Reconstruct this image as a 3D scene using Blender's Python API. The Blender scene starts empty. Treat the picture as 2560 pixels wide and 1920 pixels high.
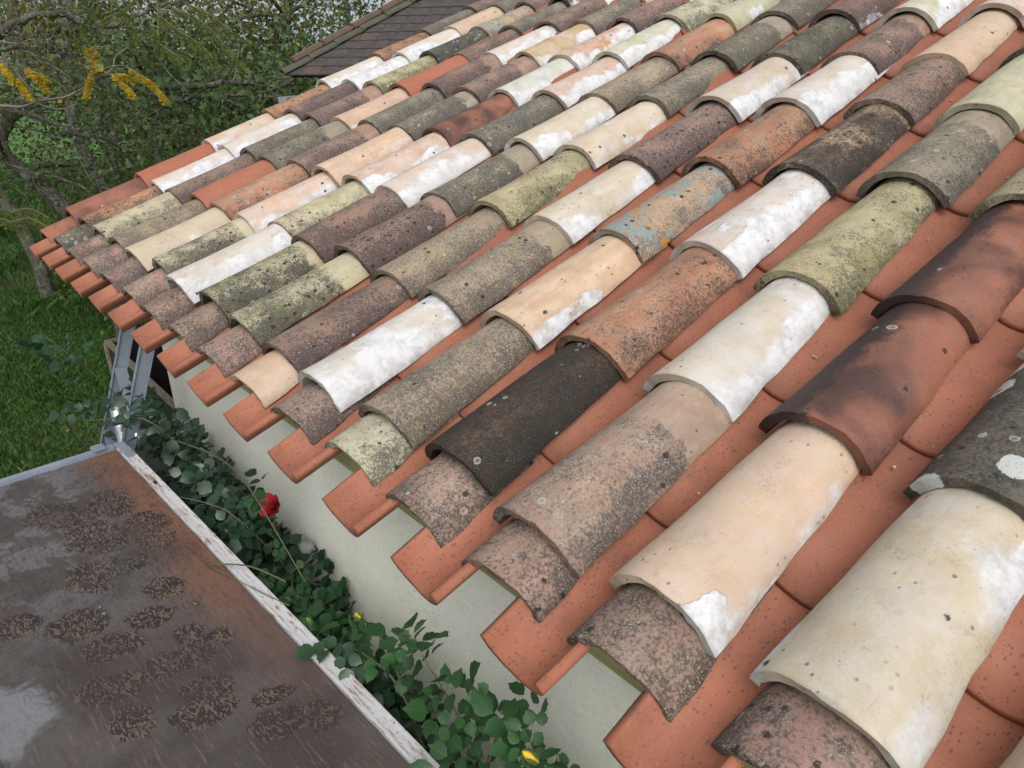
import bpy, math, random
import numpy as np
from mathutils import Vector, Matrix
random.seed(7); rng = np.random.default_rng(7)
S = bpy.context.scene
COL = S.collection
# ------------------------------------------------------------------ camera, sky, sun, exposure
cam_d = bpy.data.cameras.new('camera'); cam = bpy.data.objects.new('camera', cam_d); COL.objects.link(cam)
cam_d.sensor_width = 36.0; cam_d.lens = 26.80; cam_d.clip_start = 0.02; cam_d.clip_end = 3000
right = Vector((0.64847438, 0.76111598, -0.01354409)); down = Vector((0.30208378, -0.27362664, -0.91316693)); fwd = Vector((-0.69873197, 0.58807391, -0.40736066))
m = Matrix((right, -down, -fwd)).transposed().to_4x4(); m.translation = Vector((0.44317583, -0.50900981, 3.27437963))
cam.matrix_world = m; S.camera = cam
S.render.resolution_x = 1024; S.render.resolution_y = 768
W = bpy.data.worlds.new('World'); S.world = W; W.use_nodes = True
wn = W.node_tree; wn.nodes.clear()
SUN_EL, SUN_AZ = 52.0, 120.0
sky = wn.nodes.new('ShaderNodeTexSky'); sky.sky_type = 'NISHITA'; sky.sun_disc = False
sky.sun_elevation = math.radians(SUN_EL); sky.sun_rotation = math.radians(SUN_AZ); sky.dust_density = 4.0; sky.air_density = 1.0
hs = wn.nodes.new('ShaderNodeHueSaturation'); hs.inputs['Saturation'].default_value = 0.20; hs.inputs['Value'].default_value = 1.35
bg = wn.nodes.new('ShaderNodeBackground'); bg.inputs['Strength'].default_value = 0.15
wo = wn.nodes.new('ShaderNodeOutputWorld')
wtc = wn.nodes.new('ShaderNodeTexCoord'); wma = wn.nodes.new('ShaderNodeVectorMath'); wma.operation = 'MULTIPLY_ADD'; wma.inputs[1].default_value = (1, 1, .6); wma.inputs[2].default_value = (0, 0, .42)
wno = wn.nodes.new('ShaderNodeVectorMath'); wno.operation = 'NORMALIZE'; wn.links.new(wtc.outputs['Generated'], wma.inputs[0]); wn.links.new(wma.outputs[0], wno.inputs[0]); wn.links.new(wno.outputs[0], sky.inputs[0])
wn.links.new(sky.outputs[0], hs.inputs['Color']); wn.links.new(hs.outputs[0], bg.inputs['Color']); wn.links.new(bg.outputs[0], wo.inputs['Surface'])
sl = bpy.data.lights.new('sun', 'SUN'); sl.energy = 0.85; sl.angle = math.radians(34); sl.color = (1.0, 0.975, 0.94)
sun = bpy.data.objects.new('sun', sl); COL.objects.link(sun)
az = math.radians(SUN_AZ); el = math.radians(SUN_EL)
sd = Vector((math.sin(az) * math.cos(el), math.cos(az) * math.cos(el), math.sin(el)))
sun.rotation_euler = sd.to_track_quat('Z', 'Y').to_euler()
S.view_settings.view_transform = 'Standard'; S.view_settings.look = 'None'; S.view_settings.exposure = -0.12; S.view_settings.gamma = 1.0
S.view_settings.use_curve_mapping = False

# ------------------------------------------------------------------ helpers
def tag(o, label=None, cat=None, group=None, kind=None):
    if label: o['label'] = label
    if cat: o['category'] = cat
    if group: o['group'] = group
    if kind: o['kind'] = kind
    return o
def empty(name, loc=(0, 0, 0), parent=None):
    o = bpy.data.objects.new(name, None); COL.objects.link(o); o.location = loc; o.empty_display_size = 0.1
    if parent: o.parent = parent
    return o
def mesh(name, verts, faces, mats, smooth=True, mi=None, fl=None):
    me = bpy.data.meshes.new(name)
    me.from_pydata([tuple(v) for v in verts], [], faces)
    for mm in (mats if isinstance(mats, (list, tuple)) else [mats]): me.materials.append(mm)
    if smooth: me.polygons.foreach_set('use_smooth', [True] * len(me.polygons))
    if mi is not None: me.polygons.foreach_set('material_index', mi)
    me.update(); return me
def quads_mesh(name, V, nper, F, mat, tint=None, smooth=False):
    """V (N,nper,3) vertices per element, F: list of faces on one element."""
    N = V.shape[0]; me = bpy.data.meshes.new(name)
    F = np.array(F); k = F.shape[1]
    idx = (F[None, :, :] + (np.arange(N) * nper)[:, None, None]).reshape(-1)
    me.vertices.add(N * nper); me.vertices.foreach_set('co', V.reshape(-1).astype(np.float32))
    nl = len(idx); me.loops.add(nl); me.loops.foreach_set('vertex_index', idx.astype(np.int32))
    nf = nl // k; me.polygons.add(nf)
    me.polygons.foreach_set('loop_start', (np.arange(nf) * k).astype(np.int32))
    me.polygons.foreach_set('loop_total', np.full(nf, k, np.int32))
    if smooth: me.polygons.foreach_set('use_smooth', np.ones(nf, bool))
    me.update(calc_edges=True)
    if tint is not None:
        a = me.attributes.new('tint', 'FLOAT', 'POINT'); a.data.foreach_set('value', np.repeat(tint, nper).astype(np.float32))
    me.materials.append(mat); return me
def ob(name, me, parent=None, loc=None, rot=None):
    o = bpy.data.objects.new(name, me); COL.objects.link(o)
    if parent: o.parent = parent
    if loc is not None: o.location = loc
    if rot is not None: o.rotation_euler = rot
    return o
class MB:
    def __init__(s): s.v = []; s.f = []
    def box(s, x0, x1, y0, y1, z0, z1, M=None, b=0.0):
        n = len(s.v)
        if b <= 0:
            P = [(x, y, z) for z in (z0, z1) for y in (y0, y1) for x in (x0, x1)]
            F = [(0, 2, 3, 1), (4, 5, 7, 6), (0, 1, 5, 4), (2, 6, 7, 3), (0, 4, 6, 2), (1, 3, 7, 5)]
        else:
            import bmesh
            bm = bmesh.new(); bmesh.ops.create_cube(bm, size=1.0)
            for v in bm.verts: v.co = Vector((x0 + (v.co.x + .5) * (x1 - x0), y0 + (v.co.y + .5) * (y1 - y0), z0 + (v.co.z + .5) * (z1 - z0)))
            bmesh.ops.bevel(bm, geom=bm.edges[:], offset=b, segments=2, affect='EDGES')
            bm.verts.index_update(); P = [tuple(v.co) for v in bm.verts]; F = [tuple(v.index for v in f.verts) for f in bm.faces]; bm.free()
        if M is not None: P = [tuple(M @ Vector(p)) for p in P]
        s.v += P; s.f += [tuple(i + n for i in f) for f in F]
    def tube(s, pts, rad, sides=6, cap=True):
        pts = [Vector(p) for p in pts]; n = len(pts)
        if not hasattr(rad, '__len__'): rad = [rad] * n
        b0 = len(s.v); up = Vector((0.31, 0.2, 0.93))
        for i, p in enumerate(pts):
            t = (pts[min(i + 1, n - 1)] - pts[max(i - 1, 0)]).normalized()
            a = t.cross(up)
            if a.length < 1e-3: a = t.cross(Vector((1, 0, 0)))
            a.normalize(); c = t.cross(a)
            for j in range(sides):
                an = 2 * math.pi * j / sides
                s.v.append(tuple(p + (a * math.cos(an) + c * math.sin(an)) * rad[i]))
        for i in range(n - 1):
            for j in range(sides):
                k = (j + 1) % sides
                s.f.append((b0 + i * sides + j, b0 + i * sides + k, b0 + (i + 1) * sides + k, b0 + (i + 1) * sides + j))
        if cap:
            s.f.append(tuple(b0 + j for j in range(sides))[::-1]); s.f.append(tuple(b0 + (n - 1) * sides + j for j in range(sides)))
    def build(s, name, mat, parent=None, smooth=False, loc=None, rot=None):
        o = ob(name, mesh(name, s.v, s.f, mat, smooth), parent, loc, rot); return o
def smooth_path(pts, k=4):
    P = [Vector(p) for p in pts]; out = []
    for i in range(len(P) - 1):
        p0 = P[max(i - 1, 0)]; p1 = P[i]; p2 = P[i + 1]; p3 = P[min(i + 2, len(P) - 1)]
        for j in range(k):
            t = j / k
            out.append(0.5 * ((2 * p1) + (p2 - p0) * t + (2 * p0 - 5 * p1 + 4 * p2 - p3) * t * t + (3 * p1 - p0 - 3 * p2 + p3) * t ** 3))
    out.append(P[-1]); return out

# ------------------------------------------------------------------ material helpers
class NT:
    def __init__(s, name, rough=0.8):
        s.m = bpy.data.materials.new(name); s.m.use_nodes = True; s.t = s.m.node_tree; s.t.nodes.clear()
        s.out = s.n('ShaderNodeOutputMaterial'); s.b = s.n('ShaderNodeBsdfPrincipled'); s.b.inputs['Roughness'].default_value = rough
        s.l(s.b.outputs[0], s.out.inputs[0]); s.tc = s.n('ShaderNodeTexCoord')
    def n(s, t): return s.t.nodes.new(t)
    def l(s, a, b): s.t.links.new(a, b)
    def put(s, sock, v):
        if isinstance(v, bpy.types.NodeSocket): s.l(v, sock)
        elif v is not None:
            if isinstance(v, tuple) and len(v) == 3 and sock.type == 'RGBA': v = (*v, 1)
            sock.default_value = v
    def math(s, op, a, b=None, c=None, clamp=False):
        x = s.n('ShaderNodeMath'); x.operation = op; x.use_clamp = clamp
        s.put(x.inputs[0], a); s.put(x.inputs[1], b); s.put(x.inputs[2], c); return x.outputs[0]
    def vm(s, op, a, b=None):
        x = s.n('ShaderNodeVectorMath'); x.operation = op; s.put(x.inputs[0], a); s.put(x.inputs[1], b)
        return x.outputs['Value'] if op in ('LENGTH', 'DISTANCE', 'DOT_PRODUCT') else x.outputs[0]
    def noise(s, v, scale, detail=3, rough=0.55, dist=0.0, lac=2.0):
        x = s.n('ShaderNodeTexNoise'); s.put(x.inputs['Vector'], v); x.inputs['Scale'].default_value = scale
        x.inputs['Detail'].default_value = detail; x.inputs['Roughness'].default_value = rough; x.inputs['Distortion'].default_value = dist
        return x.outputs['Fac']
    def voro(s, v, scale, feat='F1', rnd=1.0):
        x = s.n('ShaderNodeTexVoronoi'); x.feature = feat; s.put(x.inputs['Vector'], v); x.inputs['Scale'].default_value = scale
        x.inputs['Randomness'].default_value = rnd; return x
    def ss(s, v, a, b):  # smoothstep a..b
        x = s.n('ShaderNodeMapRange'); x.interpolation_type = 'SMOOTHSTEP'; s.put(x.inputs[0], v); s.put(x.inputs[1], a); s.put(x.inputs[2], b)
        x.inputs[3].default_value = 0; x.inputs[4].default_value = 1; return x.outputs[0]
    def mix(s, f, a, b, mode='MIX'):
        x = s.n('ShaderNodeMix'); x.data_type = 'RGBA'; x.blend_type = mode; s.put(x.inputs[0], f); s.put(x.inputs[6], a); s.put(x.inputs[7], b); return x.outputs[2]
    def attr(s, name, typ='GEOMETRY'):
        x = s.n('ShaderNodeAttribute'); x.attribute_name = name; x.attribute_type = typ; return x
    def sep(s, v):
        x = s.n('ShaderNodeSeparateXYZ'); s.put(x.inputs[0], v); return x.outputs
    def comb(s, a, b, c):
        x = s.n('ShaderNodeCombineXYZ'); s.put(x.inputs[0], a); s.put(x.inputs[1], b); s.put(x.inputs[2], c); return x.outputs[0]
    def bump(s, h, strength=0.5, dist=0.01, normal=None):
        x = s.n('ShaderNodeBump'); x.inputs['Strength'].default_value = strength; x.inputs['Distance'].default_value = dist
        s.put(x.inputs['Height'], h)
        if normal: s.l(normal, x.inputs['Normal'])
        s.l(x.outputs[0], s.b.inputs['Normal']); return x.outputs[0]
    def col(s, v): s.put(s.b.inputs['Base Color'], v)
    def rough(s, v): s.put(s.b.inputs['Roughness'], v)

def simple(name, c, rough=0.7, metal=0.0, var=0.15, sc=20, c2=None, bump=0.0):
    t = NT(name, rough); t.b.inputs['Metallic'].default_value = metal
    f = t.noise(t.tc.outputs['Object'], sc, 5, 0.6)
    c2 = c2 or tuple(x * (1 - var) for x in c)
    t.col(t.mix(t.ss(f, .35, .65), c, c2))
    if bump: t.bump(f, bump, 0.01)
    return t.m

# old hand-made cover tile: one material, each tile's own colours and wear read from its custom properties
def clay_material():
    t = NT('aged_clay', 0.85)
    P0 = t.tc.outputs['Object']; sd = t.attr('wear_seed', 'OBJECT').outputs['Vector']
    P = t.vm('ADD', P0, sd)
    A = t.attr('clay_a', 'OBJECT').outputs['Color']; B = t.attr('clay_b', 'OBJECT').outputs['Color']; D = t.attr('crust', 'OBJECT').outputs['Color']
    w1 = t.sep(t.attr('wear_one', 'OBJECT').outputs['Vector']); w2 = t.sep(t.attr('wear_two', 'OBJECT').outputs['Vector']); w3 = t.sep(t.attr('wear_three', 'OBJECT').outputs['Vector'])
    dirt0, tail, white = w1[0], w1[1], w1[2]; spots, dots, orange = w2[0], w2[1], w2[2]; grain, moss, fade = w3[0], w3[1], w3[2]
    x, y, z = t.sep(P0)[0], t.sep(P0)[1], t.sep(P0)[2]
    ax = t.math('ABSOLUTE', x); edge = t.ss(ax, .035, .095)
    nb = t.noise(P, 6, 3, .5); nm = t.noise(P, 24, 6, .6); nf = t.noise(P, 210, 5, .78); ng = t.noise(P, 420, 3, .6)
    Ps = t.vm('MULTIPLY', P, (42.0, 7.0, 20.0)); nst = t.noise(Ps, 1.0, 5, .6)
    base = t.mix(t.ss(t.math('ADD', t.math('MULTIPLY', nm, .55), t.math('MULTIPLY', nst, .45)), .40, .62), A, B)
    # small pits in the bare clay
    vp = t.voro(P, 75); pit = t.math('MULTIPLY', t.ss(vp.outputs['Distance'], .26, .12), t.ss(t.sep(vp.outputs['Color'])[0], .58, .68))
    pit = t.math('MULTIPLY', pit, t.ss(t.noise(P, 11, 2), .42, .6))
    base = t.mix(t.math('MULTIPLY', pit, .8), base, (0.12, 0.09, 0.065))
    # uneven firing, grey weather film and handling marks on the bare clay
    base = t.mix(t.math('MULTIPLY', t.ss(t.noise(P, 10, 6, .7), .30, .70), .55), base, t.vm('MULTIPLY', base, (.74, .76, .80)))
    base = t.mix(t.math('MULTIPLY', t.ss(t.noise(t.vm('MULTIPLY', P, (1., .45, 1.)), 5.5, 4, .6), .48, .62), .30), base, t.vm('MULTIPLY', base, (1.08, .90, .78)))
    sm = t.math('MULTIPLY', t.ss(t.noise(P, 16, 6, .7, .3), .53, .66), t.ss(nf, .42, .60)); base = t.mix(t.math('MULTIPLY', sm, .42), base, (0.20, 0.17, 0.13))
    scr = t.ss(t.noise(t.vm('MULTIPLY', P, (150., 12., 60.)), 1.0, 3, .6, .5), .66, .72); base = t.mix(t.math('MULTIPLY', scr, .30), base, (0.28, 0.22, 0.16))
    spk = t.math('MULTIPLY', t.ss(ng, .62, .70), t.ss(nm, .45, .55)); base = t.mix(t.math('MULTIPLY', spk, .35), base, (0.17, 0.14, 0.11))
    # tail that used to be covered by the next tile
    tm = t.ss(t.math('ADD', y, t.math('MULTIPLY', t.math('SUBTRACT', nm, .5), .10)), tail, t.math('ADD', tail, .014))
    keep = t.math('SUBTRACT', 1.0, tm)
    # crust of lichen and soot: grains gathered in patches
    nq = t.noise(P, 85, 5, .72); pat = t.math('MULTIPLY', t.math('SUBTRACT', t.noise(t.vm('MULTIPLY', P, (1., .75, 1.)), 15, 4, .6, .4), .5), .62); dirt = t.math('MULTIPLY', t.math('ADD', dirt0, t.math('ADD', pat, t.math('MULTIPLY', edge, .12))), t.ss(dirt0, .0, .35)); g = t.math('ADD', t.math('MULTIPLY', nf, .50), t.math('MULTIPLY', nm, .16)); g = t.math('ADD', g, t.math('ADD', t.math('MULTIPLY', nq, .22), t.math('MULTIPLY', nb, .12)))
    g = t.math('ADD', g, t.math('MULTIPLY', edge, .035))
    thr = t.math('SUBTRACT', .665, t.math('MULTIPLY', dirt, .24))
    dm = t.math('MULTIPLY', t.ss(g, t.math('SUBTRACT', thr, .045), t.math('ADD', thr, .05)), keep)
    dm = t.math('MULTIPLY', dm, t.ss(dirt, .0, .12))
    soft = t.math('MULTIPLY', t.math('MULTIPLY', t.math('MULTIPLY', dirt, .5), keep), t.ss(t.math('ADD', nm, t.math('MULTIPLY', nb, .5)), .55, .95))
    c = t.mix(t.math('MULTIPLY', soft, .7), base, D)
    Dg = t.mix(t.ss(ng, .40, .62), t.vm('MULTIPLY', D, (.55, .55, .55)), t.vm('MULTIPLY', D, (1.5, 1.5, 1.5)))
    c = t.mix(t.math('MULTIPLY', dm, .90), c, Dg)
    fk = t.math('MULTIPLY', t.math('MULTIPLY', t.ss(ng, .56, .66), t.ss(nm, .4, .6)), t.math('MULTIPLY', grain, keep))
    c = t.mix(t.math('MULTIPLY', fk, .85), c, (0.60, 0.54, 0.45))
    # olive and moss tones
    mo = t.math('MULTIPLY', t.math('MULTIPLY', t.ss(t.noise(P, 14, 5, .6), .45, .62), moss), keep)
    c = t.mix(t.math('MULTIPLY', mo, .6), c, (0.17, 0.165, 0.075))
    # dark burnt bloom across the tile
    fb = t.math('MULTIPLY', fade, t.ss(t.math('ADD', t.math('MULTIPLY', t.noise(P, 5.5, 3, .5, .6), .85), t.math('MULTIPLY', t.math('ADD', t.math('MULTIPLY', t.ss(x, -.015, -.075), 1.6), t.math('MULTIPLY', nf, .9)), .16)), .38, .60))
    lf = t.math('MULTIPLY', t.ss(fade, .75, .85), t.ss(t.math('ADD', x, t.math('MULTIPLY', t.math('SUBTRACT', t.math('ADD', t.math('MULTIPLY', nf, .5), t.math('MULTIPLY', nm, .5)), .5), .15)), .012, -.030)); fb = t.math('MAXIMUM', fb, lf)
    c = t.mix(t.math('MULTIPLY', fb, .92), c, (0.022, 0.017, 0.018))
    # lime wash left in ragged patches, heavier near the long edges
    nw = t.math('ADD', t.math('MULTIPLY', t.noise(t.vm('MULTIPLY', P, (1.15, .7, 1.)), 8.0, 6, .56, .1), .86), t.math('MULTIPLY', nq, .14))
    wv = t.math('ADD', nw, t.math('ADD', t.math('MULTIPLY', t.ss(x, .03, .092), .21), t.math('MULTIPLY', t.ss(x, -.055, -.096), .17))); wthr = t.math('SUBTRACT', .80, t.math('MULTIPLY', white, .42))
    wm = t.math('MULTIPLY', t.ss(wv, t.math('SUBTRACT', wthr, .012), t.math('ADD', wthr, t.math('ADD', .015, t.math('MULTIPLY', t.ss(nb, .38, .62), .16)))), t.ss(white, 0.0, .08))
    wc = t.mix(t.ss(t.math('ADD', t.math('MULTIPLY', nm, .6), t.math('MULTIPLY', nq, .4)), .42, .62), (0.62, 0.63, 0.65), (0.42, 0.41, 0.41))
    c = t.mix(t.math('MULTIPLY', wm, t.math('SUBTRACT', .97, t.math('MULTIPLY', t.ss(nf, .55, .7), .35))), c, wc)
    film = t.math('MULTIPLY', t.math('MULTIPLY', t.ss(t.noise(P, 13, 7, .7), .36, .66), t.ss(white, .1, .7)), .62)
    c = t.mix(film, c, (0.55, 0.545, 0.54))
    # round grey lichens with a paler rim
    vs = t.voro(t.vm('ADD', P, t.vm('MULTIPLY', t.comb(nm, nf, nm), (.012, .012, .012))), 44)
    pick = t.math('GREATER_THAN', t.sep(vs.outputs['Color'])[1], t.math('SUBTRACT', 1.0, t.math('MULTIPLY', spots, .80))); pick = t.math('MULTIPLY', pick, t.math('GREATER_THAN', t.noise(P, 9, 2), .50))
    rad = t.math('ADD', .16, t.math('MULTIPLY', t.sep(vs.outputs['Color'])[2], .22))
    dd = vs.outputs['Distance']; disc = t.math('MULTIPLY', t.math('LESS_THAN', dd, rad), pick)
    rim = t.math('MULTIPLY', disc, t.math('GREATER_THAN', dd, t.math('MULTIPLY', rad, .68)))
    c = t.mix(t.math('MULTIPLY', t.math('MULTIPLY', disc, keep), t.math('ADD', .25, t.math('MULTIPLY', t.sep(vs.outputs['Color'])[0], .45))), c, (0.26, 0.28, 0.26)); c = t.mix(t.math('MULTIPLY', t.math('MULTIPLY', rim, keep), .5), c, (0.46, 0.48, 0.44))
    lb = t.math('MULTIPLY', t.math('GREATER_THAN', spots, .9), t.ss(t.noise(P, 14, 7, .72, .4), .50, .55)); c = t.mix(t.math('MULTIPLY', lb, .8), c, t.mix(t.ss(ng, .45, .6), (0.17, 0.225, 0.235), (0.30, 0.36, 0.36)))
    vb = t.voro(t.vm('ADD', P, t.vm('MULTIPLY', t.comb(nm, nf, nm), (.02, .02, .02))), 13); big = t.math('MULTIPLY', t.math('MULTIPLY', t.math('GREATER_THAN', spots, .5), t.math('GREATER_THAN', fade, .5)), t.math('MULTIPLY', t.math('LESS_THAN', vb.outputs['Distance'], .30), t.math('GREATER_THAN', t.sep(vb.outputs['Color'])[0], .35)))
    c = t.mix(t.math('MULTIPLY', big, t.math('SUBTRACT', 1.0, t.math('MULTIPLY', t.ss(nf, .5, .65), .3))), c, (0.52, 0.54, 0.51))
    # black crust dots
    vd = t.voro(t.vm('ADD', P, t.vm('MULTIPLY', t.comb(nf, nm, nf), (.02, .02, .02))), 52)
    dk = t.math('MULTIPLY', t.math('MULTIPLY', t.ss(vd.outputs['Distance'], .34, .24), t.math('GREATER_THAN', t.sep(vd.outputs['Color'])[0], t.math('SUBTRACT', 1.0, t.math('MULTIPLY', dots, .6)))), keep)
    c = t.mix(t.math('MULTIPLY', dk, .9), c, (0.022, 0.021, 0.018))
    # orange lichen
    vo = t.voro(t.vm('ADD', P, t.vm('MULTIPLY', t.comb(nm, nf, nf), (.03, .03, .03))), 15)
    om = t.math('MULTIPLY', t.ss(t.math('ADD', vo.outputs['Distance'], t.math('MULTIPLY', nf, .2)), .42, .30), t.math('GREATER_THAN', t.sep(vo.outputs['Color'])[2], t.math('SUBTRACT', 1.0, t.math('MULTIPLY', orange, .35))))
    c = t.mix(om, c, (0.50, 0.22, 0.02))
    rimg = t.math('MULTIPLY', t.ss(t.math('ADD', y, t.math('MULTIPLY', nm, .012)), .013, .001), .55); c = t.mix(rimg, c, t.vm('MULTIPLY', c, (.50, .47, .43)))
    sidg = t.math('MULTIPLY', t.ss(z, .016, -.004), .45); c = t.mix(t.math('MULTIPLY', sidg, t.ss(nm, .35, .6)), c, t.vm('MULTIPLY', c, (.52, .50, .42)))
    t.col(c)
    h = t.math('ADD', t.math('MULTIPLY', nm, .5), t.math('MULTIPLY', t.math('MULTIPLY', nf, .6), t.math('ADD', .25, dirt)))
    h = t.math('ADD', h, t.math('SUBTRACT', t.math('MULTIPLY', wm, .25), t.math('MULTIPLY', pit, .3)))
    t.bump(h, .8, .007)
    t.rough(t.math('SUBTRACT', .9, t.math('MULTIPLY', fade, .42)))
    t.b.inputs['Specular IOR Level'].default_value = .35
    return t.m
CLAY = clay_material()

def new_clay():
    t = NT('new_terracotta', 0.72)
    sd = t.attr('wear_seed', 'OBJECT').outputs['Vector']; P = t.vm('ADD', t.tc.outputs['Object'], sd)
    P2 = t.vm('MULTIPLY', P, (1.0, .55, 1.0))
    nm = t.noise(P, 9, 4, .55); nf = t.noise(P, 260, 3, .6)
    tone = t.sep(t.attr('wear_seed', 'OBJECT').outputs['Vector'])[2]
    base = t.mix(t.ss(nm, .35, .68), (0.325, 0.114, 0.062), (0.255, 0.090, 0.051))
    base = t.mix(t.math('MULTIPLY', t.math('FRACT', tone), .62), base, (0.215, 0.078, 0.046))
    gr = t.math('MULTIPLY', t.ss(t.noise(P, 17, 6, .7), .50, .68), .45); base = t.mix(gr, base, (0.17, 0.075, 0.052))
    v1 = t.voro(t.vm('ADD', P2, t.vm('MULTIPLY', t.comb(nf, nf, nf), (.005, .005, .005))), 185)
    cr = t.sep(v1.outputs['Color']); rr = t.math('ADD', .12, t.math('MULTIPLY', cr[1], .20))
    f1 = t.math('MULTIPLY', t.math('LESS_THAN', v1.outputs['Distance'], rr), t.math('GREATER_THAN', cr[0], .12))
    v2 = t.voro(t.vm('ADD', P2, t.vm('MULTIPLY', t.comb(nf, nf, nf), (.010, .010, .010))), 62); cr2 = t.sep(v2.outputs['Color'])
    f2 = t.math('MULTIPLY', t.ss(v2.outputs['Distance'], .20, .13), t.math('GREATER_THAN', cr2[0], .72))
    den = t.ss(t.noise(P, 5, 2), .22, .55)
    fl = t.math('MAXIMUM', t.math('MULTIPLY', t.math('MULTIPLY', f1, den), .78), t.math('MULTIPLY', f2, .62))
    c = t.mix(fl, base, (0.085, 0.046, 0.040))
    c = t.mix(t.math('MULTIPLY', t.ss(nf, .5, .75), .25), c, (0.44, 0.20, 0.125))
    t.col(c); t.bump(t.math('SUBTRACT', t.math('MULTIPLY', nf, .3), t.math('MULTIPLY', fl, .3)), .3, .003)
    t.rough(t.math('ADD', .55, t.math('MULTIPLY', nm, .25)))
    return t.m
NEWCLAY = new_clay()
# ------------------------------------------------------------------ setting: ground
H = 2.5; TH = math.radians(20); cT, sT = math.cos(TH), math.sin(TH); PITCH = 0.24
def roof_pt(X, v, n): return Vector((X, v * cT - n * sT, H + v * sT + n * cT))

def ground_h(x, y):
    r = np.clip((-x - 14) / 60, 0, 1)
    h = 0.06 * np.sin(x * .7 + 1) * np.cos(y * .6) + 0.03 * np.sin(x * 1.9 + y * 2.3)
    near = np.clip((np.hypot(x + 1, y) - 3) / 4, 0, 1)
    return h * near - 4.0 * r * r
gx = np.concatenate([np.linspace(-900, -60, 22), np.linspace(-55, 12, 110), np.linspace(20, 400, 12)])
gy = np.concatenate([np.linspace(-500, -30, 14), np.linspace(-25, 35, 100), np.linspace(45, 900, 18)])
GX, GY = np.meshgrid(gx, gy); GZ = ground_h(GX, GY); nx = len(gx)
gv = np.stack([GX, GY, GZ], -1).reshape(-1, 3)
gf = [(j * nx + i, j * nx + i + 1, (j + 1) * nx + i + 1, (j + 1) * nx + i) for j in range(len(gy) - 1) for i in range(nx - 1)]
t = NT('lawn_soil', .95); Pn = t.tc.outputs['Object']
a = t.noise(Pn, .35, 4); b = t.noise(Pn, 9, 6, .7); c_ = t.noise(Pn, 60, 4, .7)
cc = t.mix(t.ss(b, .35, .65), (0.045, 0.120, 0.020), (0.085, 0.200, 0.032)); cc = t.mix(t.ss(a, .5, .64), cc, (0.055, 0.065, 0.022))
cc = t.mix(t.math('MULTIPLY', t.ss(c_, .55, .75), .5), cc, (0.05, 0.04, 0.02)); t.col(cc); t.bump(t.math('ADD', b, c_), .8, .03); LAWN = t.m
tag(ob('lawn', mesh('lawn', gv, gf, LAWN)), kind='structure')

# grass blades on the part of the lawn one can see
def leafmat(name, cols, rough=.55, trans=.25, gloss=.4):
    t = NT(name, rough); a = t.attr('tint').outputs['Fac']
    r = t.n('ShaderNodeValToRGB'); t.l(a, r.inputs[0]); el = r.color_ramp.elements
    for i, (p_, c) in enumerate(cols):
        e = el[i] if i < 2 else el.new(p_)
        e.position = p_; e.color = (*c, 1)
    nz = t.noise(t.tc.outputs['Object'], 7, 3); c = t.mix(t.math('MULTIPLY', t.ss(nz, .3, .7), .4), r.outputs[0], (0.02, 0.03, 0.012), 'MIX')
    t.col(c); t.b.inputs['Specular IOR Level'].default_value = gloss
    tr = t.n('ShaderNodeBsdfTranslucent'); t.put(tr.inputs[0], c); mx = t.n('ShaderNodeMixShader'); mx.inputs[0].default_value = trans
    t.l(t.b.outputs[0], mx.inputs[1]); t.l(tr.outputs[0], mx.inputs[2]); t.l(mx.outputs[0], t.out.inputs[0])
    return t.m
GRASS = leafmat('grass_blade', [(0, (0.030, 0.085, 0.016)), (.6, (0.062, 0.145, 0.028)), (.90, (0.11, 0.20, 0.04)), (1.0, (0.20, 0.17, 0.07))], .6, .3, .3)
def grass(n, x0, x1, y0, y1, name, h0, lab):
    x = rng.uniform(0, 1, n) ** .8 * (x0 - x1) + x1; y = rng.uniform(y0, y1, n)
    keep = ~((x > -3.6) & (y > .1)); x, y = x[keep], y[keep]; n = len(x)
    z = ground_h(x, y); hh = h0 * rng.uniform(.45, 1.25, n) * (1 + .5 * np.sin(x * 2.1) * np.sin(y * 1.7)); an = rng.uniform(0, 6.28, n); w = rng.uniform(.003, .007, n) * (1 + np.abs(x) / 14)
    ln = rng.normal(0, .45, (n, 2)) * hh[:, None]
    V = np.zeros((n, 4, 3)); dx, dy = np.cos(an) * w, np.sin(an) * w
    V[:, 0] = np.stack([x - dx, y - dy, z - .01], -1); V[:, 1] = np.stack([x + dx, y + dy, z - .01], -1)
    V[:, 2] = np.stack([x + dx * .8 + ln[:, 0] * .4, y + dy * .8 + ln[:, 1] * .4, z + hh * .6], -1); V[:, 3] = np.stack([x + ln[:, 0], y + ln[:, 1], z + hh], -1)
    o = ob(name, quads_mesh(name, V, 4, [(0, 1, 2), (0, 2, 3)], GRASS, rng.beta(2, 2, n))); tag(o, lab, 'grass', kind='stuff')
grass(150000, -13, -3.6, -2.2, 3.6, 'lawn_grass', .065, 'short green grass of the lawn beside the house')
grass(60000, -30, -11, -1, 9, 'rough_grass', .14, 'taller rough grass under the trees beyond the lawn')

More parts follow.
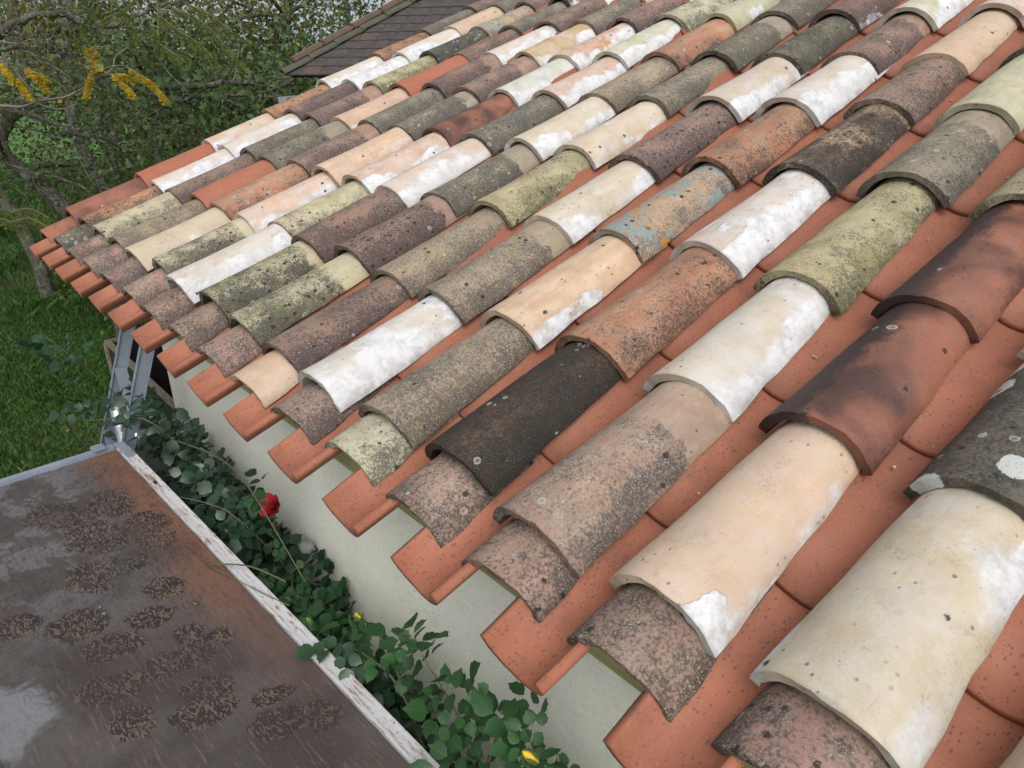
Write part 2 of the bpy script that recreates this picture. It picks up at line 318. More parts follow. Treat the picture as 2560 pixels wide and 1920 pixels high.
# ------------------------------------------------------------------ the house
house = empty('house', (-1, 2.4, 0)); tag(house, 'cream rendered house with an old canal tile roof over new terracotta channels', 'house')
hl = Vector((1, -2.4, 0))          # house parts are modelled in world coordinates
t = NT('render_coat', .92); Pn = t.tc.outputs['Object']
a = t.noise(Pn, 2.2, 5, .6); b = t.noise(Pn, 160, 4, .7); c_ = t.noise(Pn, 38, 4, .6)
cc = t.mix(t.ss(a, .35, .65), (0.80, 0.785, 0.69), (0.71, 0.70, 0.62)); cc = t.mix(t.math('MULTIPLY', t.ss(b, .54, .68), .38), cc, (0.30, 0.28, 0.22))
cc = t.mix(t.math('MULTIPLY', t.ss(c_, .5, .8), .2), cc, (0.42, 0.41, 0.36)); t.col(cc); t.bump(t.math('ADD', b, t.math('MULTIPLY', c_, .5)), .7, .006); RENDER = t.m
XL, XR, WY, RV = -2.42, 1.2, 0.205, 4.3
def hobj(name, mb, mat, parent, smooth=False): return mb.build(name, mat, parent, smooth, loc=hl if parent is house else None)
zr = H + RV * sT; yr = RV * cT
wv = [(XL, WY, 0), (XR, WY, 0), (XR, 2 * yr - WY, 0), (XL, 2 * yr - WY, 0)]
mb = MB()
mb.v = [(XL, WY, -.3), (XR, WY, -.3), (XR, WY, H - .0), (XL, WY, H - .0), (XL, yr, zr - .1), (XR, yr, zr - .1), (XL, 2 * yr - WY, -.3), (XR, 2 * yr - WY, -.3), (XL, 2 * yr - WY, H), (XR, 2 * yr - WY, H)]
mb.f = [(0, 1, 2, 3), (0, 3, 4, 8, 6), (1, 7, 9, 5, 2), (6, 8, 9, 7), (3, 2, 5, 4), (4, 5, 9, 8)]
hobj('wall', mb, RENDER, house)
t = NT('treated_wood', .7); Pn = t.tc.outputs['Object']; Pw = t.vm('MULTIPLY', Pn, (3.0, 60.0, 60.0)); g = t.noise(Pw, 1, 6, .6, .4)
cc = t.mix(t.ss(g, .35, .62), (0.38, 0.345, 0.17), (0.26, 0.245, 0.10)); vk = t.voro(t.vm('MULTIPLY', Pn, (3., 18., 18.)), 1.0)
cc = t.mix(t.ss(vk.outputs['Distance'], .1, .05), cc, (0.14, 0.09, 0.04)); cr = t.ss(t.noise(t.vm('MULTIPLY', Pn, (2., 120., 120.)), 1, 3), .66, .70); cc = t.mix(t.math('MULTIPLY', cr, .7), cc, (0.06, 0.05, 0.02)); t.col(cc); t.bump(g, .3, .003); WOODY = t.m
mb = MB(); mb.box(-3.58, XR, WY - .048, WY - .003, H - .085, H + .010, b=.003); fas = hobj('fascia_board', mb, WOODY, house)
mb = MB(); mb.box(-3.58, XR, WY - .062, WY - .0505, H - .035, H + .004, b=.002); mb.build('tilting_fillet', WOODY, fas)
# roof sheet under the tiles
UND = simple('roof_underlay', (0.10, 0.075, 0.055), .9)
RX0, RX1 = -3.60, 1.15
mb = MB()
P8 = [roof_pt(x, v, n) for n in (-.085, -.062) for v in (.215, RV) for x in (RX0, RX1)]
mb.v = [tuple(q) for q in P8]; mb.f = [(0, 2, 3, 1), (4, 5, 7, 6), (0, 1, 5, 4), (2, 6, 7, 3), (0, 4, 6, 2), (1, 3, 7, 5)]
roof = hobj('roof', mb, UND, house)
mb = MB(); q = [roof_pt(x, v, n) for n in (-.085, -.062) for v in (.215, RV) for x in (RX0, RX1)]
mb.v = [(p_[0], 2 * yr - p_[1], p_[2]) for p_ in q]; mb.f = [(0, 1, 3, 2), (4, 6, 7, 5), (0, 4, 5, 1), (2, 3, 7, 6), (0, 2, 6, 4), (1, 5, 7, 3)]
hobj('rear_roof', mb, NEWCLAY, house)

def canal(name, w0, w1, h0, h1, L, th, na, ny, amax, seed, rough, mat, invert=False, chip=0):
    r = random.Random(seed); v = []; f = []
    ph = [r.uniform(0, 6.28) for _ in range(8)]
    bow = r.uniform(-.004, .004); skew = r.uniform(-.05, .05)
    def edge_n(a): return rough * (1.0 * math.sin(a * 2.3 + ph[0]) + .45 * math.sin(a * 6 + ph[1]) + .22 * math.sin(a * 13 + ph[2]) + .2 * math.sin(a * 31 + ph[3]))
    for side in (0, 1):
        off = th if side else 0
        for j in range(ny + 1):
            s = j / ny
            for i in range(na + 1):
                a = -amax + 2 * amax * i / na
                W = (w0 + (w1 - w0) * s) - off * .98; Hh = (h0 + (h1 - h0) * s); ca = math.cos(amax)
                ww = W * (1 + rough * 1.2 * math.sin(s * 5 + ph[4]))
                x = ww * math.sin(a) / math.sin(amax)
                z = (Hh) * (math.cos(a) - ca) / (1 - ca) - off * (1 if abs(a) < amax * .9 else .55)
                z += rough * .35 * math.sin(s * 7 + a * 3 + ph[5]) + bow * math.sin(s * math.pi)
                y = L * s
                if j == 0: y += edge_n(a) + skew * x
                if j == ny: y += edge_n(a + 2)
                if j == 0 and side == 1: y += rough * .5
                if chip and j == 0 and abs(a - (chip - 1.5)) < .22: y += .012
                x += rough * .6 * math.sin(s * 13 + ph[6]) * (1 if a > 0 else -.7) * abs(a) / amax
                if i in (0, na): x += rough * .5 * math.sin(s * 23 + ph[7] + i)
                if rough > .001:
                    x += r.uniform(-1, 1) * rough * .18; z += r.uniform(-1, 1) * rough * .18; y += r.uniform(-1, 1) * (rough * .5 if j in (0, ny) else 0)
                v.append((x, y, -z if invert else z))
    n1 = (na + 1) * (ny + 1); I = lambda sd, i, j: sd * n1 + j * (na + 1) + i
    for j in range(ny):
        for i in range(na):
            A = (I(0, i, j), I(0, i + 1, j), I(0, i + 1, j + 1), I(0, i, j + 1)); Bq = (I(1, i, j), I(1, i, j + 1), I(1, i + 1, j + 1), I(1, i + 1, j))
            f += [A, Bq]
    for i in range(na): f += [(I(0, i, 0), I(1, i, 0), I(1, i + 1, 0), I(0, i + 1, 0)), (I(0, i, ny), I(0, i + 1, ny), I(1, i + 1, ny), I(1, i, ny))]
    for j in range(ny): f += [(I(0, 0, j), I(0, 0, j + 1), I(1, 0, j + 1), I(1, 0, j)), (I(0, na, j), I(1, na, j), I(1, na, j + 1), I(0, na, j + 1))]
    if invert: f = [tuple(reversed(q)) for q in f]
    me = mesh(name, v, f, mat)
    # sharp rim
    me.set_sharp_from_angle(angle=math.radians(50)) if not invert else me.set_sharp_from_angle(angle=math.radians(95)); return me
def V_cover(seed, L=.46, chip=0, w=.100, h=.070):
    r = random.Random(seed)
    w *= r.uniform(.93, 1.04); h *= r.uniform(.84, 1.03)
    return canal('cover_tile', w, w * r.uniform(.73, .78), h, h * .80, L, .0135, 20, 12, math.radians(r.uniform(72, 80)), seed, .0023, CLAY, chip=chip)
COVERS = [V_cover(s) for s in (3, 5, 11, 17, 23, 29, 31)] + [V_cover(41), V_cover(43)]
EAVES = [V_cover(s, L=.33, w=.098, h=.060) for s in (51, 53, 57)]
PANS = [canal('channel_tile', .0700, .088, .044, .050, .46, .0135, 16, 4, math.radians(74), s, .0006, NEWCLAY, invert=True) for s in (71, 73)]

# styles of the old cover tiles: clay_a, clay_b, crust, (dirt, tail, white), (spots, dots, orange), (grain, moss, burnt bloom)
N_ = 9.0
ST = {
 'PS': ((.37, .235, .185), (.44, .31, .24), (.068, .054, .052), (.72, N_, 0), (.10, .12, 0), (.9, .12, 0), 'pinkish speckled cover tile'),
 'GP': ((.38, .26, .20), (.46, .36, .28), (.085, .070, .070), (.66, N_, 0), (.12, .08, 0), (1., .15, 0), 'grey pink speckled cover tile'),
 'GB': ((.36, .28, .19), (.42, .34, .25), (.10, .085, .070), (.66, N_, 0), (.05, .10, 0), (1., .15, 0), 'grey beige speckled cover tile'),
 'GR': ((.28, .24, .18), (.36, .31, .24), (.070, .066, .058), (.74, N_, 0), (.12, .12, 0), (.8, .3, 0), 'dark grey weathered cover tile'),
 'GD': ((.22, .19, .15), (.30, .26, .20), (.045, .044, .040), (.85, N_, 0), (.22, .2, 0), (.5, .4, .1), 'dark grey lichened cover tile'),
 'OL': ((.42, .38, .22), (.48, .43, .28), (.075, .072, .045), (.58, N_, 0), (.05, .15, 0), (.6, .75, 0), 'olive mossy cover tile'),
 'OK': ((.47, .42, .28), (.52, .47, .32), (.042, .042, .036), (.66, N_, 0), (.08, .75, 0), (.6, .5, 0), 'cream cover tile with black crust'),
 'BR': ((.28, .18, .14), (.34, .24, .19), (.070, .050, .050), (.72, N_, 0), (.06, .15, 0), (.75, .08, 0), 'brown purple cover tile'),
 'RB': ((.42, .20, .12), (.46, .29, .19), (.075, .045, .036), (.50, N_, 0), (.05, .12, 0), (.7, .05, .2), 'salmon brown cover tile'),
 'TC': ((.36, .125, .075), (.33, .13, .085), (.09, .05, .04), (.12, N_, 0), (0, .0, 0), (.1, 0, .05), 'plain terracotta cover tile'),
 'DR': ((.32, .125, .080), (.27, .11, .075), (.05, .030, .028), (.30, N_, 0), (.03, .05, 0), (.2, 0, .85), 'dark red cover tile with burnt bloom'),
 'BK': ((.12, .080, .050), (.16, .10, .055), (.022, .019, .016), (.85, N_, 0), (.42, .2, .0), (.25, .05, .35), 'black cover tile with ring lichens'),
 'BM': ((.50, .36, .23), (.42, .33, .22), (.020, .019, .016), (.66, N_, 0), (.05, .55, 0), (.3, .1, .75), 'tan cover tile with black patches'),
 'CR': ((.62, .44, .31), (.64, .50, .38), (.20, .15, .10), (.10, N_, .16), (0, .04, 0), (.1, .0, 0), 'smooth peach cover tile'),
 'CC': ((.58, .48, .34), (.62, .51, .38), (.20, .16, .10), (.10, N_, .15), (0, .04, 0), (.1, .0, 0), 'smooth cream cover tile'),
 'CW': ((.58, .48, .34), (.62, .52, .40), (.2, .17, .12), (.10, N_, .46), (0, .03, 0), (.1, 0, 0), 'cream cover tile streaked with limewash'),
 'PW': ((.60, .40, .28), (.62, .46, .36), (.25, .18, .14), (.10, N_, .50), (0, .05, 0), (.1, 0, 0), 'peach cover tile streaked with limewash'),
 'WC': ((.58, .48, .37), (.62, .52, .42), (.3, .27, .2), (.05, N_, .66), (0, .02, 0), (.1, 0, 0), 'whitewashed cover tile'),
 'WH': ((.60, .55, .44), (.60, .55, .46), (.3, .28, .22), (.05, N_, .82), (0, .02, 0), (.1, 0, 0), 'white limewashed cover tile'),
 'YG': ((.50, .48, .33), (.54, .51, .37), (.16, .16, .09), (.10, N_, .12), (0, .02, 0), (.1, .35, 0), 'pale yellow green cover tile'),
 'YW': ((.52, .50, .32), (.55, .51, .36), (.2, .19, .12), (.10, N_, .60), (0, .02, 0), (.1, .2, 0), 'pale yellow cover tile with limewash'),
 'WG': ((.46, .46, .36), (.52, .50, .40), (.18, .18, .15), (.20, N_, .62), (0, .04, 0), (.3, .3, 0), 'grey white cover tile'),
 'OW': ((.56, .26, .13), (.56, .36, .22), (.2, .12, .08), (.12, N_, .55), (0, .05, 0), (.1, 0, 0), 'orange cover tile with limewash'),
 'TW': ((.50, .34, .17), (.54, .39, .22), (.2, .14, .08), (.12, N_, .45), (0, .05, 0), (.1, 0, 0), 'tan cover tile with limewash'),
 'LB': ((.44, .32, .20), (.48, .33, .23), (.085, .085, .080), (.60, N_, 0), (.95, .25, .5), (.9, .2, 0), 'cover tile with blue grey and orange lichen'),
 'RO': ((.44, .22, .12), (.48, .29, .16), (.055, .040, .035), (.58, N_, 0), (.10, .45, 0), (.6, 0, 0), 'orange brown cover tile with black crust'),
 'OC': ((.50, .46, .31), (.54, .49, .35), (.085, .082, .064), (.54, N_, 0), (.10, .25, 0), (.8, .4, 0), 'pale olive speckled cover tile'),
 'SW': ((.26, .22, .16), (.36, .32, .24), (.045, .045, .042), (.70, N_, .0), (.55, .2, 0), (.6, .35, .55), 'dark cover tile with large white lichens'),
 'DW': ((.27, .14, .11), (.30, .18, .14), (.05, .035, .035), (.70, N_, .22), (.12, .1, 0), (.5, 0, .2), 'dark red cover tile with white lichen'),
}
TAIL = .285   # where the clean tail begins on tiles written with a +
ROWS = {
 -2: ([.08, .19, .55, .91, 1.27], 'PS CR BR GR CR'),
 -1: ([.079, .172, .541, .90, 1.27], 'PSk CWb SW PW GR'),
 0: ([.079, .176, .554, .909, 1.28, 1.64, 2.0], 'PS CRb DR DR+ OL PW GR'),
 1: ([.075, .158, .547, .90, 1.317, 1.671, 2.03, 2.39], 'PS GP+ WC OL GR+ YG GD CW'),
 2: ([.078, .189, .549, .931, 1.31, 1.69, 1.99, 2.36], 'PS BK RB WC BM BR CR PW'),
 3: ([.089, .186, .539, .902, 1.284, 1.65, 1.994, 2.344], 'OC GB CR LB RB WC BR+ YW'),
 4: ([.079, .167, .526, .904, 1.257, 1.641, 1.988, 2.35], 'PS WH GB+ CW BRk CW GD DW'),
 5: ([.079, .185, .537, .908, 1.27, 1.63, 1.995, 2.37], 'CRm BR GB OL CW GR GR+ GR'),
 6: ([.081, .194, .56, .899, 1.273, 1.643, 2.0, 2.37], 'PS OK+ BRk+ GR+ CW GB RBr YG'),
 7: ([.083, .21, .54, .878, 1.266, 1.64, 1.998, 2.378], 'PS OK+ BR WC GR PW YW OC'),
 8: ([.081, .19, .57, .892, 1.273, 1.626, 1.98, 2.371], 'PS WC OC PW DR WG OW BR'),
 9: ([.089, .22, .542, .896, 1.272, 1.631, 1.997, 2.371], 'PS OK+ PW CR GR+ BR+ TW GR'),
 10: ([.086, .199, .55, .911, 1.278, 1.638, 1.997, 2.38, 2.74], 'PS CC RBw BR+ GR BR+ WC BR WH'),
 11: ([.085, .21, .559, .89, 1.273, 1.622, 2.0, 2.36, 2.735], 'PS GB TC GR+ CR TC+ BR GR DW'),
 12: ([.08, .21, .538, .915, 1.262, 1.63, 2.0, 2.35, 2.71], 'PS OC BR GR BR+ OL GDw LB BR'),
 13: ([.087, .215, .55, .909, 1.29, 1.645, 1.99, 2.36, 2.70], 'GDw RO WC WC BR WH WC CR GR'),
 14: ([.077, .21, .555, .92, 1.272, 1.625, 1.99, 2.344, 2.71], 'TCd DRg TC CRp RO WC RO GR BR'),
}
POOL = 'GB GR CW BR PW OC GD RB WC YG CR OL GP GB BR GR'.split()
def rowx(k, v): return -((k + .215) * PITCH + .014 * k * PITCH * (v - .3))
r = random.Random(99)
def jit(c, a=.07): 
    f = 1 + r.uniform(-a, a); return [max(0, x * f * (1 + r.uniform(-.03, .03))) for x in c]
ncover = 0
for k, (vs, names) in sorted(ROWS.items()):
    names = names.split()
    vs = list(vs)
    while vs[-1] + .362 < RV - .1: vs.append(vs[-1] + .362 + r.uniform(-.008, .008))
    for i, v in enumerate(vs):
        code = names[i] if i < len(names) else r.choice(POOL)
        st = ST[code[:2]]; A, Bc, D, w1, w2, w3, lab = [list(q) if not isinstance(q, str) else q for q in st]
        mod = code[2:]
        if code[:2] in ('CR', 'CC', 'CW', 'PW', 'WC', 'WH', 'YG', 'YW', 'OW', 'TW'):
            A = [q * .86 for q in A]; Bc = [q * .86 for q in Bc]; w1[0] = r.uniform(.16, .30)
        if '+' in mod: w1[1] = TAIL + r.uniform(-.02, .02); lab += ' with a clean tail'
        if 'b' in mod: w1[2] = .30 if k == 0 else .46
        if 'm' in mod: w3[1] = .3
        if 'k' in mod: w2[1] = .7
        if 'w' in mod: w2[0] = .6
        if 'r' in mod: w1[1] = TAIL
        if 'p' in mod: w1[2] = .45 if code[0] == 'C' else 0
        if 'd' in mod: w3[2] = .6; w1[0] = .4
        if 'g' in mod: w3[2] = .5; w2[0] = .25
        me = r.choice(EAVES) if i == 0 else r.choice(COVERS)
        L = .33 if i == 0 else .46
        n0 = -.022 if i == 0 else (.002 if i == 1 else -.003)     # height of the nose rim over the pan rims
        drop = .004 if i == 0 else (.016 if i == 1 else .011)
        x = rowx(k, v) + r.uniform(-.003, .003)
        o = ob('cover_tile', me, roof, roof_pt(x, v, n0))
        yaw = -.014 * -(k) * PITCH * 1.0 + r.uniform(-.018, .018)
        o.rotation_euler = (TH - drop / L + r.uniform(-.004, .004), r.uniform(-.035, .035), math.radians(0) + (.014 * k * PITCH) + r.uniform(-.015, .015))
        sx = r.uniform(.97, 1.03); o.scale = (sx, 1, r.uniform(.94, 1.05))
        if (k, i) in ((-1, 1), (0, 1)): o.scale = (.99, 1.0, .96)
        if (k, i) in ((0, 2), (-1, 2)): o.scale = (1.04, 1, 1.05)
        o['clay_a'] = jit(A); o['clay_b'] = jit(Bc); o['crust'] = jit(D)
        o['wear_one'] = [min(1, w1[0] * r.uniform(.9, 1.1)), w1[1], w1[2]]; o['wear_two'] = w2; o['wear_three'] = w3
        o['wear_seed'] = [r.uniform(-40, 40), r.uniform(-40, 40), r.uniform(-40, 40)]
        o['label'] = lab; ncover += 1
def panx(k, v): return -((k - .285) * PITCH + .010 * k * PITCH * max(0, v - .3))
for k in range(-3, 15):
    vs = [0.0] + [.322 + .342 * j for j in range(12)]
    for i, v in enumerate(vs):
        if v > RV - .2: break
        vv = v + (r.uniform(-.002, .002) if i == 0 else r.uniform(-.006, .006))
        o = ob('channel_tile', r.choice(PANS), roof, roof_pt(panx(k, v) + r.uniform(-.0015, .0015), vv, .002 if i == 0 else .004))
        o.rotation_euler = (TH - .014 / .342 * .8, r.uniform(-.01, .01), .008 * k * PITCH + r.uniform(-.005, .005))
        o['wear_seed'] = [r.uniform(-30, 30), r.uniform(-30, 30), r.randint(-30, 30) + (r.uniform(.0, .18) if i == 0 else r.uniform(.40, .95))]  # fraction of the last value sets tone: eave tiles lighter, upper ones darker
# ------------------------------------------------------------------ scaffold platform
DZ = 2.07; DYAW = math.radians(2.2); DC = Vector((-2.12, -.052, DZ))
def dloc(x, y):
    v = Vector((x - DC.x, y - DC.y, 0)); v.rotate(Matrix.Rotation(-DYAW, 3, 'Z')); return (v.x, v.y)
def deck_material():
    t = NT('phenolic_plywood', .42); P = t.tc.outputs['Object']; s = t.sep(P); x, y = s[0], s[1]
    st = t.noise(t.vm('MULTIPLY', P, (14., 190., 1.)), 1, 5, .65, .2); st2 = t.noise(t.vm('MULTIPLY', P, (5., 60., 1.)), 1, 6, .65, .6)
    nb = t.noise(P, 3.2, 5, .6, .3); nm = t.noise(P, 17, 6, .6, .5); nf = t.noise(P, 220, 3, .6)
    c = t.mix(t.ss(nb, .35, .65), (0.052, 0.043, 0.042), (0.086, 0.075, 0.073))
    # warm bare strip along the house side
    wr = t.math('MULTIPLY', t.ss(t.math('ADD', y, t.math('MULTIPLY', t.math('SUBTRACT', nb, .5), .22)), -.19, -.03), t.math('SUBTRACT', 1.0, t.math('MULTIPLY', t.ss(x, .75, 1.5), .9)))
    c = t.mix(t.math('MULTIPLY', wr, .75), c, (0.19, 0.088, 0.052))
    c = t.mix(t.math('MULTIPLY', t.ss(st2, .5, .68), .45), c, (0.05, 0.042, 0.045))
    c = t.mix(t.math('MULTIPLY', t.ss(st, .55, .70), t.math('ADD', .16, t.math('MULTIPLY', t.ss(x, .5, 1.4), .25))), c, (0.24, 0.19, 0.14))
    # grey cement film at the far end and a pale spill near the camera
    far = t.math('MULTIPLY', t.ss(t.math('ADD', t.math('MULTIPLY', t.noise(P, 11, 9, .74, .4), 1.1), t.math('MULTIPLY', nb, .7)), .90, .97), t.math('MULTIPLY', t.ss(x, 1.05, .4), t.ss(y, -.10, -.24)))
    c = t.mix(t.math('MULTIPLY', far, .6), c, (0.145, 0.145, 0.155))
    vx, vy = dloc(-1.05, -.60); sp = t.vm('DISTANCE', t.vm('MULTIPLY', P, (1., 1., 0.)), (vx, vy, 0))
    spm = t.ss(t.math('ADD', sp, t.math('MULTIPLY', t.math('SUBTRACT', nm, .5), .16)), .13, .08)
    c = t.mix(t.math('MULTIPLY', spm, .7), c, (0.20, 0.21, 0.225))
    scuff = t.math('MULTIPLY', t.ss(t.noise(t.vm('MULTIPLY', P, (26., 64., 1.)), 1, 8, .72, 1.8), .50, .60), t.ss(x, 1.5, .6))
    c = t.mix(t.math('MULTIPLY', scuff, .6), c, (0.034, 0.028, 0.032))
    # boot prints in dried mud
    prints = [(-1.004, -.385, .062, .040, 60), (-.882, -.379, .045, .036, 20), (-1.13, -.35, .06, .040, 70), (-.996, -.273, .058, .036, 80), (-.99, -.215, .040, .034, 0), (-1.06, -.206, .032, .028, 30),
        (-.815, -.264, .055, .036, 70), (-.87, -.236, .045, .035, 50), (-.689, -.158, .052, .038, 60), (-.655, -.091, .040, .032, 20), (-.768, -.143, .038, .022, 70), (-1.262, -.194, .045, .036, 30),
        (-1.174, -.254, .046, .034, 60), (-1.494, -.143, .060, .042, 20), (-1.59, -.135, .06, .040, 30), (-1.421, -.251, .07, .034, 70), (-1.428, -.323, .07, .045, 10), (-1.255, -.39, .06, .05, 40),
        (-1.347, -.503, .05, .04, 60), (-1.60, -.26, .09, .06, 20), (-1.75, -.19, .08, .05, 10), (-1.78, -.32, .09, .05, 30), (-1.0, -.16, .03, .03, 0)]
    msk = None; mrt = None
    wob = t.math('MULTIPLY', t.math('SUBTRACT', t.noise(P, 32, 5, .65), .5), 1.3)
    for (px, py, a, b, an) in prints:
        lx, ly = dloc(px, py); mp = t.n('ShaderNodeMapping'); mp.vector_type = 'TEXTURE'; t.l(P, mp.inputs[0])
        mp.inputs[1].default_value = (lx, ly, 0); mp.inputs[2].default_value = (0, 0, math.radians(an)); mp.inputs[3].default_value = (a * 1.18, b * 1.15, 1000.)
        d = t.math('ADD', t.vm('LENGTH', mp.outputs[0]), wob)
        msk = d if msk is None else t.math('MINIMUM', msk, d)
    inside = t.ss(msk, 1.12, .86)
    tread = t.noise(t.vm('MULTIPLY', P, (40., 80., 1.)), 1.0, 2.5, .45, 2.4)
    tan = t.ss(tread, .50, .56)
    pc = t.mix(tan, (0.022, 0.017, 0.021), (0.125, 0.098, 0.070))
    c = t.mix(t.math('MULTIPLY', inside, t.math('ADD', .45, t.math('MULTIPLY', t.ss(nb, .4, .6), .4))), c, pc)
    c = t.mix(t.math('MULTIPLY', t.ss(nf, .60, .74), .38), c, (0.30, 0.24, 0.18))
    vs = t.voro(P, 26); c = t.mix(t.math('MULTIPLY', t.ss(vs.outputs['Distance'], .05, .03), .8), c, (0.02, 0.018, 0.015))
    t.col(c); t.b.inputs['Specular IOR Level'].default_value = .16
    t.rough(t.math('ADD', .62, t.math('MULTIPLY', t.math('ADD', inside, nm), .3)))
    t.bump(t.math('ADD', t.math('MULTIPLY', t.math('MULTIPLY', tan, inside), .8), t.math('MULTIPLY', nf, .35)), .5, .003)
    return t.m
DECK = deck_material()
def worn_frame():
    t = NT('worn_painted_aluminium', .55); P = t.tc.outputs['Object']; a = t.noise(t.vm('MULTIPLY', P, (20., 160., 160.)), 1, 6, .7, .4); b = t.noise(P, 5, 4)
    k = t.math('ADD', a, t.math('MULTIPLY', b, .5)); c = t.mix(t.ss(k, .76, .90), (0.55, 0.55, 0.57), (0.28, 0.17, 0.12)); c = t.mix(t.ss(t.noise(P, 150, 3, .7), .60, .7), c, (0.16, 0.10, 0.07))
    t.col(c); t.bump(a, .4, .002); t.b.inputs['Metallic'].default_value = .1; return t.m
FRAME = worn_frame()
ALU = simple('dull_aluminium', (0.27, 0.31, 0.37), .5, .2, .2, 6, (0.22, 0.255, 0.31), .02)
GALV = simple('galvanised_tube', (0.50, 0.52, 0.56), .36, .9, .25, 40)
DARK = simple('black_rubber_hole_shade', (0.012, 0.012, 0.012), .8)
sc = empty('scaffold_platform', DC); sc.rotation_euler = (0, 0, DYAW); tag(sc, 'aluminium scaffold platform with a brown plywood deck covered in muddy boot prints', 'scaffold platform')
DL, DW = 2.75, .62
mb = MB(); mb.box(.024, DL - .03, -DW + .036, -.034, -.012, 0, b=.001); deck = mb.build('deck_board', DECK, sc)
def rail_profile(name, x0, x1, y0, y1):
    mb = MB(); mb.box(x0, x1, y0, y1, -.075, .010, b=.003); o = mb.build(name, FRAME, sc); return o
ra = rail_profile('frame_rail', -.006, DL, -.031, .0)
mb = MB(); mb.box(0.06, DL - .02, -.0335, -.0325 + .006, .0085, .0135, b=.0008); mb.box(.06, DL - .02, -.004, .001, .0085, .0135, b=.0008); mb.build('lip', FRAME, ra)
rail_profile('frame_rail', -.006, DL, -DW, -DW + .032)
mb = MB(); mb.box(-.004, .021, -DW + .033, -.033, -.075, .013, b=.003); mb.build('end_rail', ALU, sc)
mb = MB(); mb.box(-.012, .030, -.100, -.060, .0135, .0235, b=.003); mb.build('hook_plate', ALU, sc)
mb = MB(); mb.box(.010, .13, -.030, -.001, .0108, .0165, b=.002); hp = mb.build('corner_bracket', ALU, sc)
mb = MB(); mb.box(.335, .358, -.0225, -.0135, .0101, .0108); mb.build('slot', DARK, ra)  # black patch on the rail, painting the shade inside the slot
for (wx, wy) in ((-1.289, -.335), (-1.26, -.333)):
    lx, ly = dloc(wx, wy); mb = MB(); mb.tube([(lx, ly, -.001), (lx, ly, .0018)], .0035, 10); mb.tube([(lx, ly, .0018), (lx, ly, .0035)], .0018, 8); mb.build('rivet', GALV, sc)
for (x, y, top) in ((-.075, .018, .10), (-.075, -DW - .01, .10), (DL + .03, .018, .06), (DL + .03, -DW - .01, .06)):
    mb = MB(); n = 16
    for rr, flip in ((.019, 0), (.0155, 1)):
        b0 = len(mb.v)
        for z in (-DZ, top):
            for j in range(n): mb.v.append((x + rr * math.cos(j * 2 * math.pi / n), y + rr * math.sin(j * 2 * math.pi / n), z))
        for j in range(n):
            k = (j + 1) % n; q = (b0 + j, b0 + k, b0 + n + k, b0 + n + j); mb.f.append(q if not flip else q[::-1])
    for j in range(n):
        k = (j + 1) % n; mb.f.append((n + j, n + k, 3 * n + k, 3 * n + j))
    p_ = mb.build('post', GALV, sc, True)
for x in (-.075, DL + .03):
    for z in (-.13, -.6, -1.1, -1.6):
        mb = MB(); mb.tube([(x, .018, z), (x, -DW - .01, z)], .0155, 12); mb.build('crossbar', GALV, sc, True)
mb = MB(); mb.tube([(-.055, .058, -.06), (-.045, .058, .012)], .017, 14); cl = mb.build('coupler', GALV, sc, True)
mb = MB(); mb.tube([(-.0452, .058, .0118), (-.0449, .058, .0128)], .011, 12); mb.build('bore', DARK, cl)  # black disc on the tube end, painting the shade of its hollow
mb = MB(); mb.tube([(0, -.02, -1.9), (DL, -.02, -.2)], .012, 8); mb.build('brace', GALV, sc, True)

# ------------------------------------------------------------------ ladder leaning under the eave
dirn = Vector((-.245, -.30, -1.0))
LA, LBp = Vector((-2.40, .090, 2.345)), Vector((-2.085, .071, 2.38))
base = LA + dirn * (LA.z / 1.0); basb = LBp + dirn * (LBp.z / 1.0)
lad = empty('ladder', (base + basb) / 2); tag(lad, 'aluminium ladder with flat treads leaning against the eave by the scaffold corner', 'ladder')
off = -((base + basb) / 2)
dn = dirn.normalized(); wx_ = (LBp - LA); wx_ = (wx_ - dn * wx_.dot(dn)).normalized(); dp = wx_.cross(dn).normalized()
def lframe(o): return Matrix((wx_, dp, dn)).transposed().to_4x4() if False else Matrix.Translation(o) @ Matrix((wx_, dp, dn)).transposed().to_4x4()
for P_, sgn in ((LA, 1), (LBp, -1)):
    M4 = lframe(P_ + off); up_ = .085; L_ = P_.z / -dn.z - .0
    mb = MB(); mb.box(-.002, .002, -.019, .019, -up_, L_, M4); mb.box(-.010, .010, -.0220, -.0192, -up_, L_, M4, b=0); mb.box(-.010, .010, .0192, .0220, -up_, L_, M4)
    rl = mb.build('rail', ALU, lad)
    mb = MB(); mb.box(-.014, .014, -.041, .041, L_ - .05, L_ + .002, M4); mb.build('rubber_foot', DARK, rl)
wl = (LBp - LA).length
for i in range(9):
    z0 = .13 + i * .27
    if z0 > 2.4: break
    M4 = lframe(LA + off); mb = MB(); mb.box(.003, wl - .003, -.02, .020, z0, z0 + .012, M4, b=.002)
    mb.build('tread', ALU, lad)

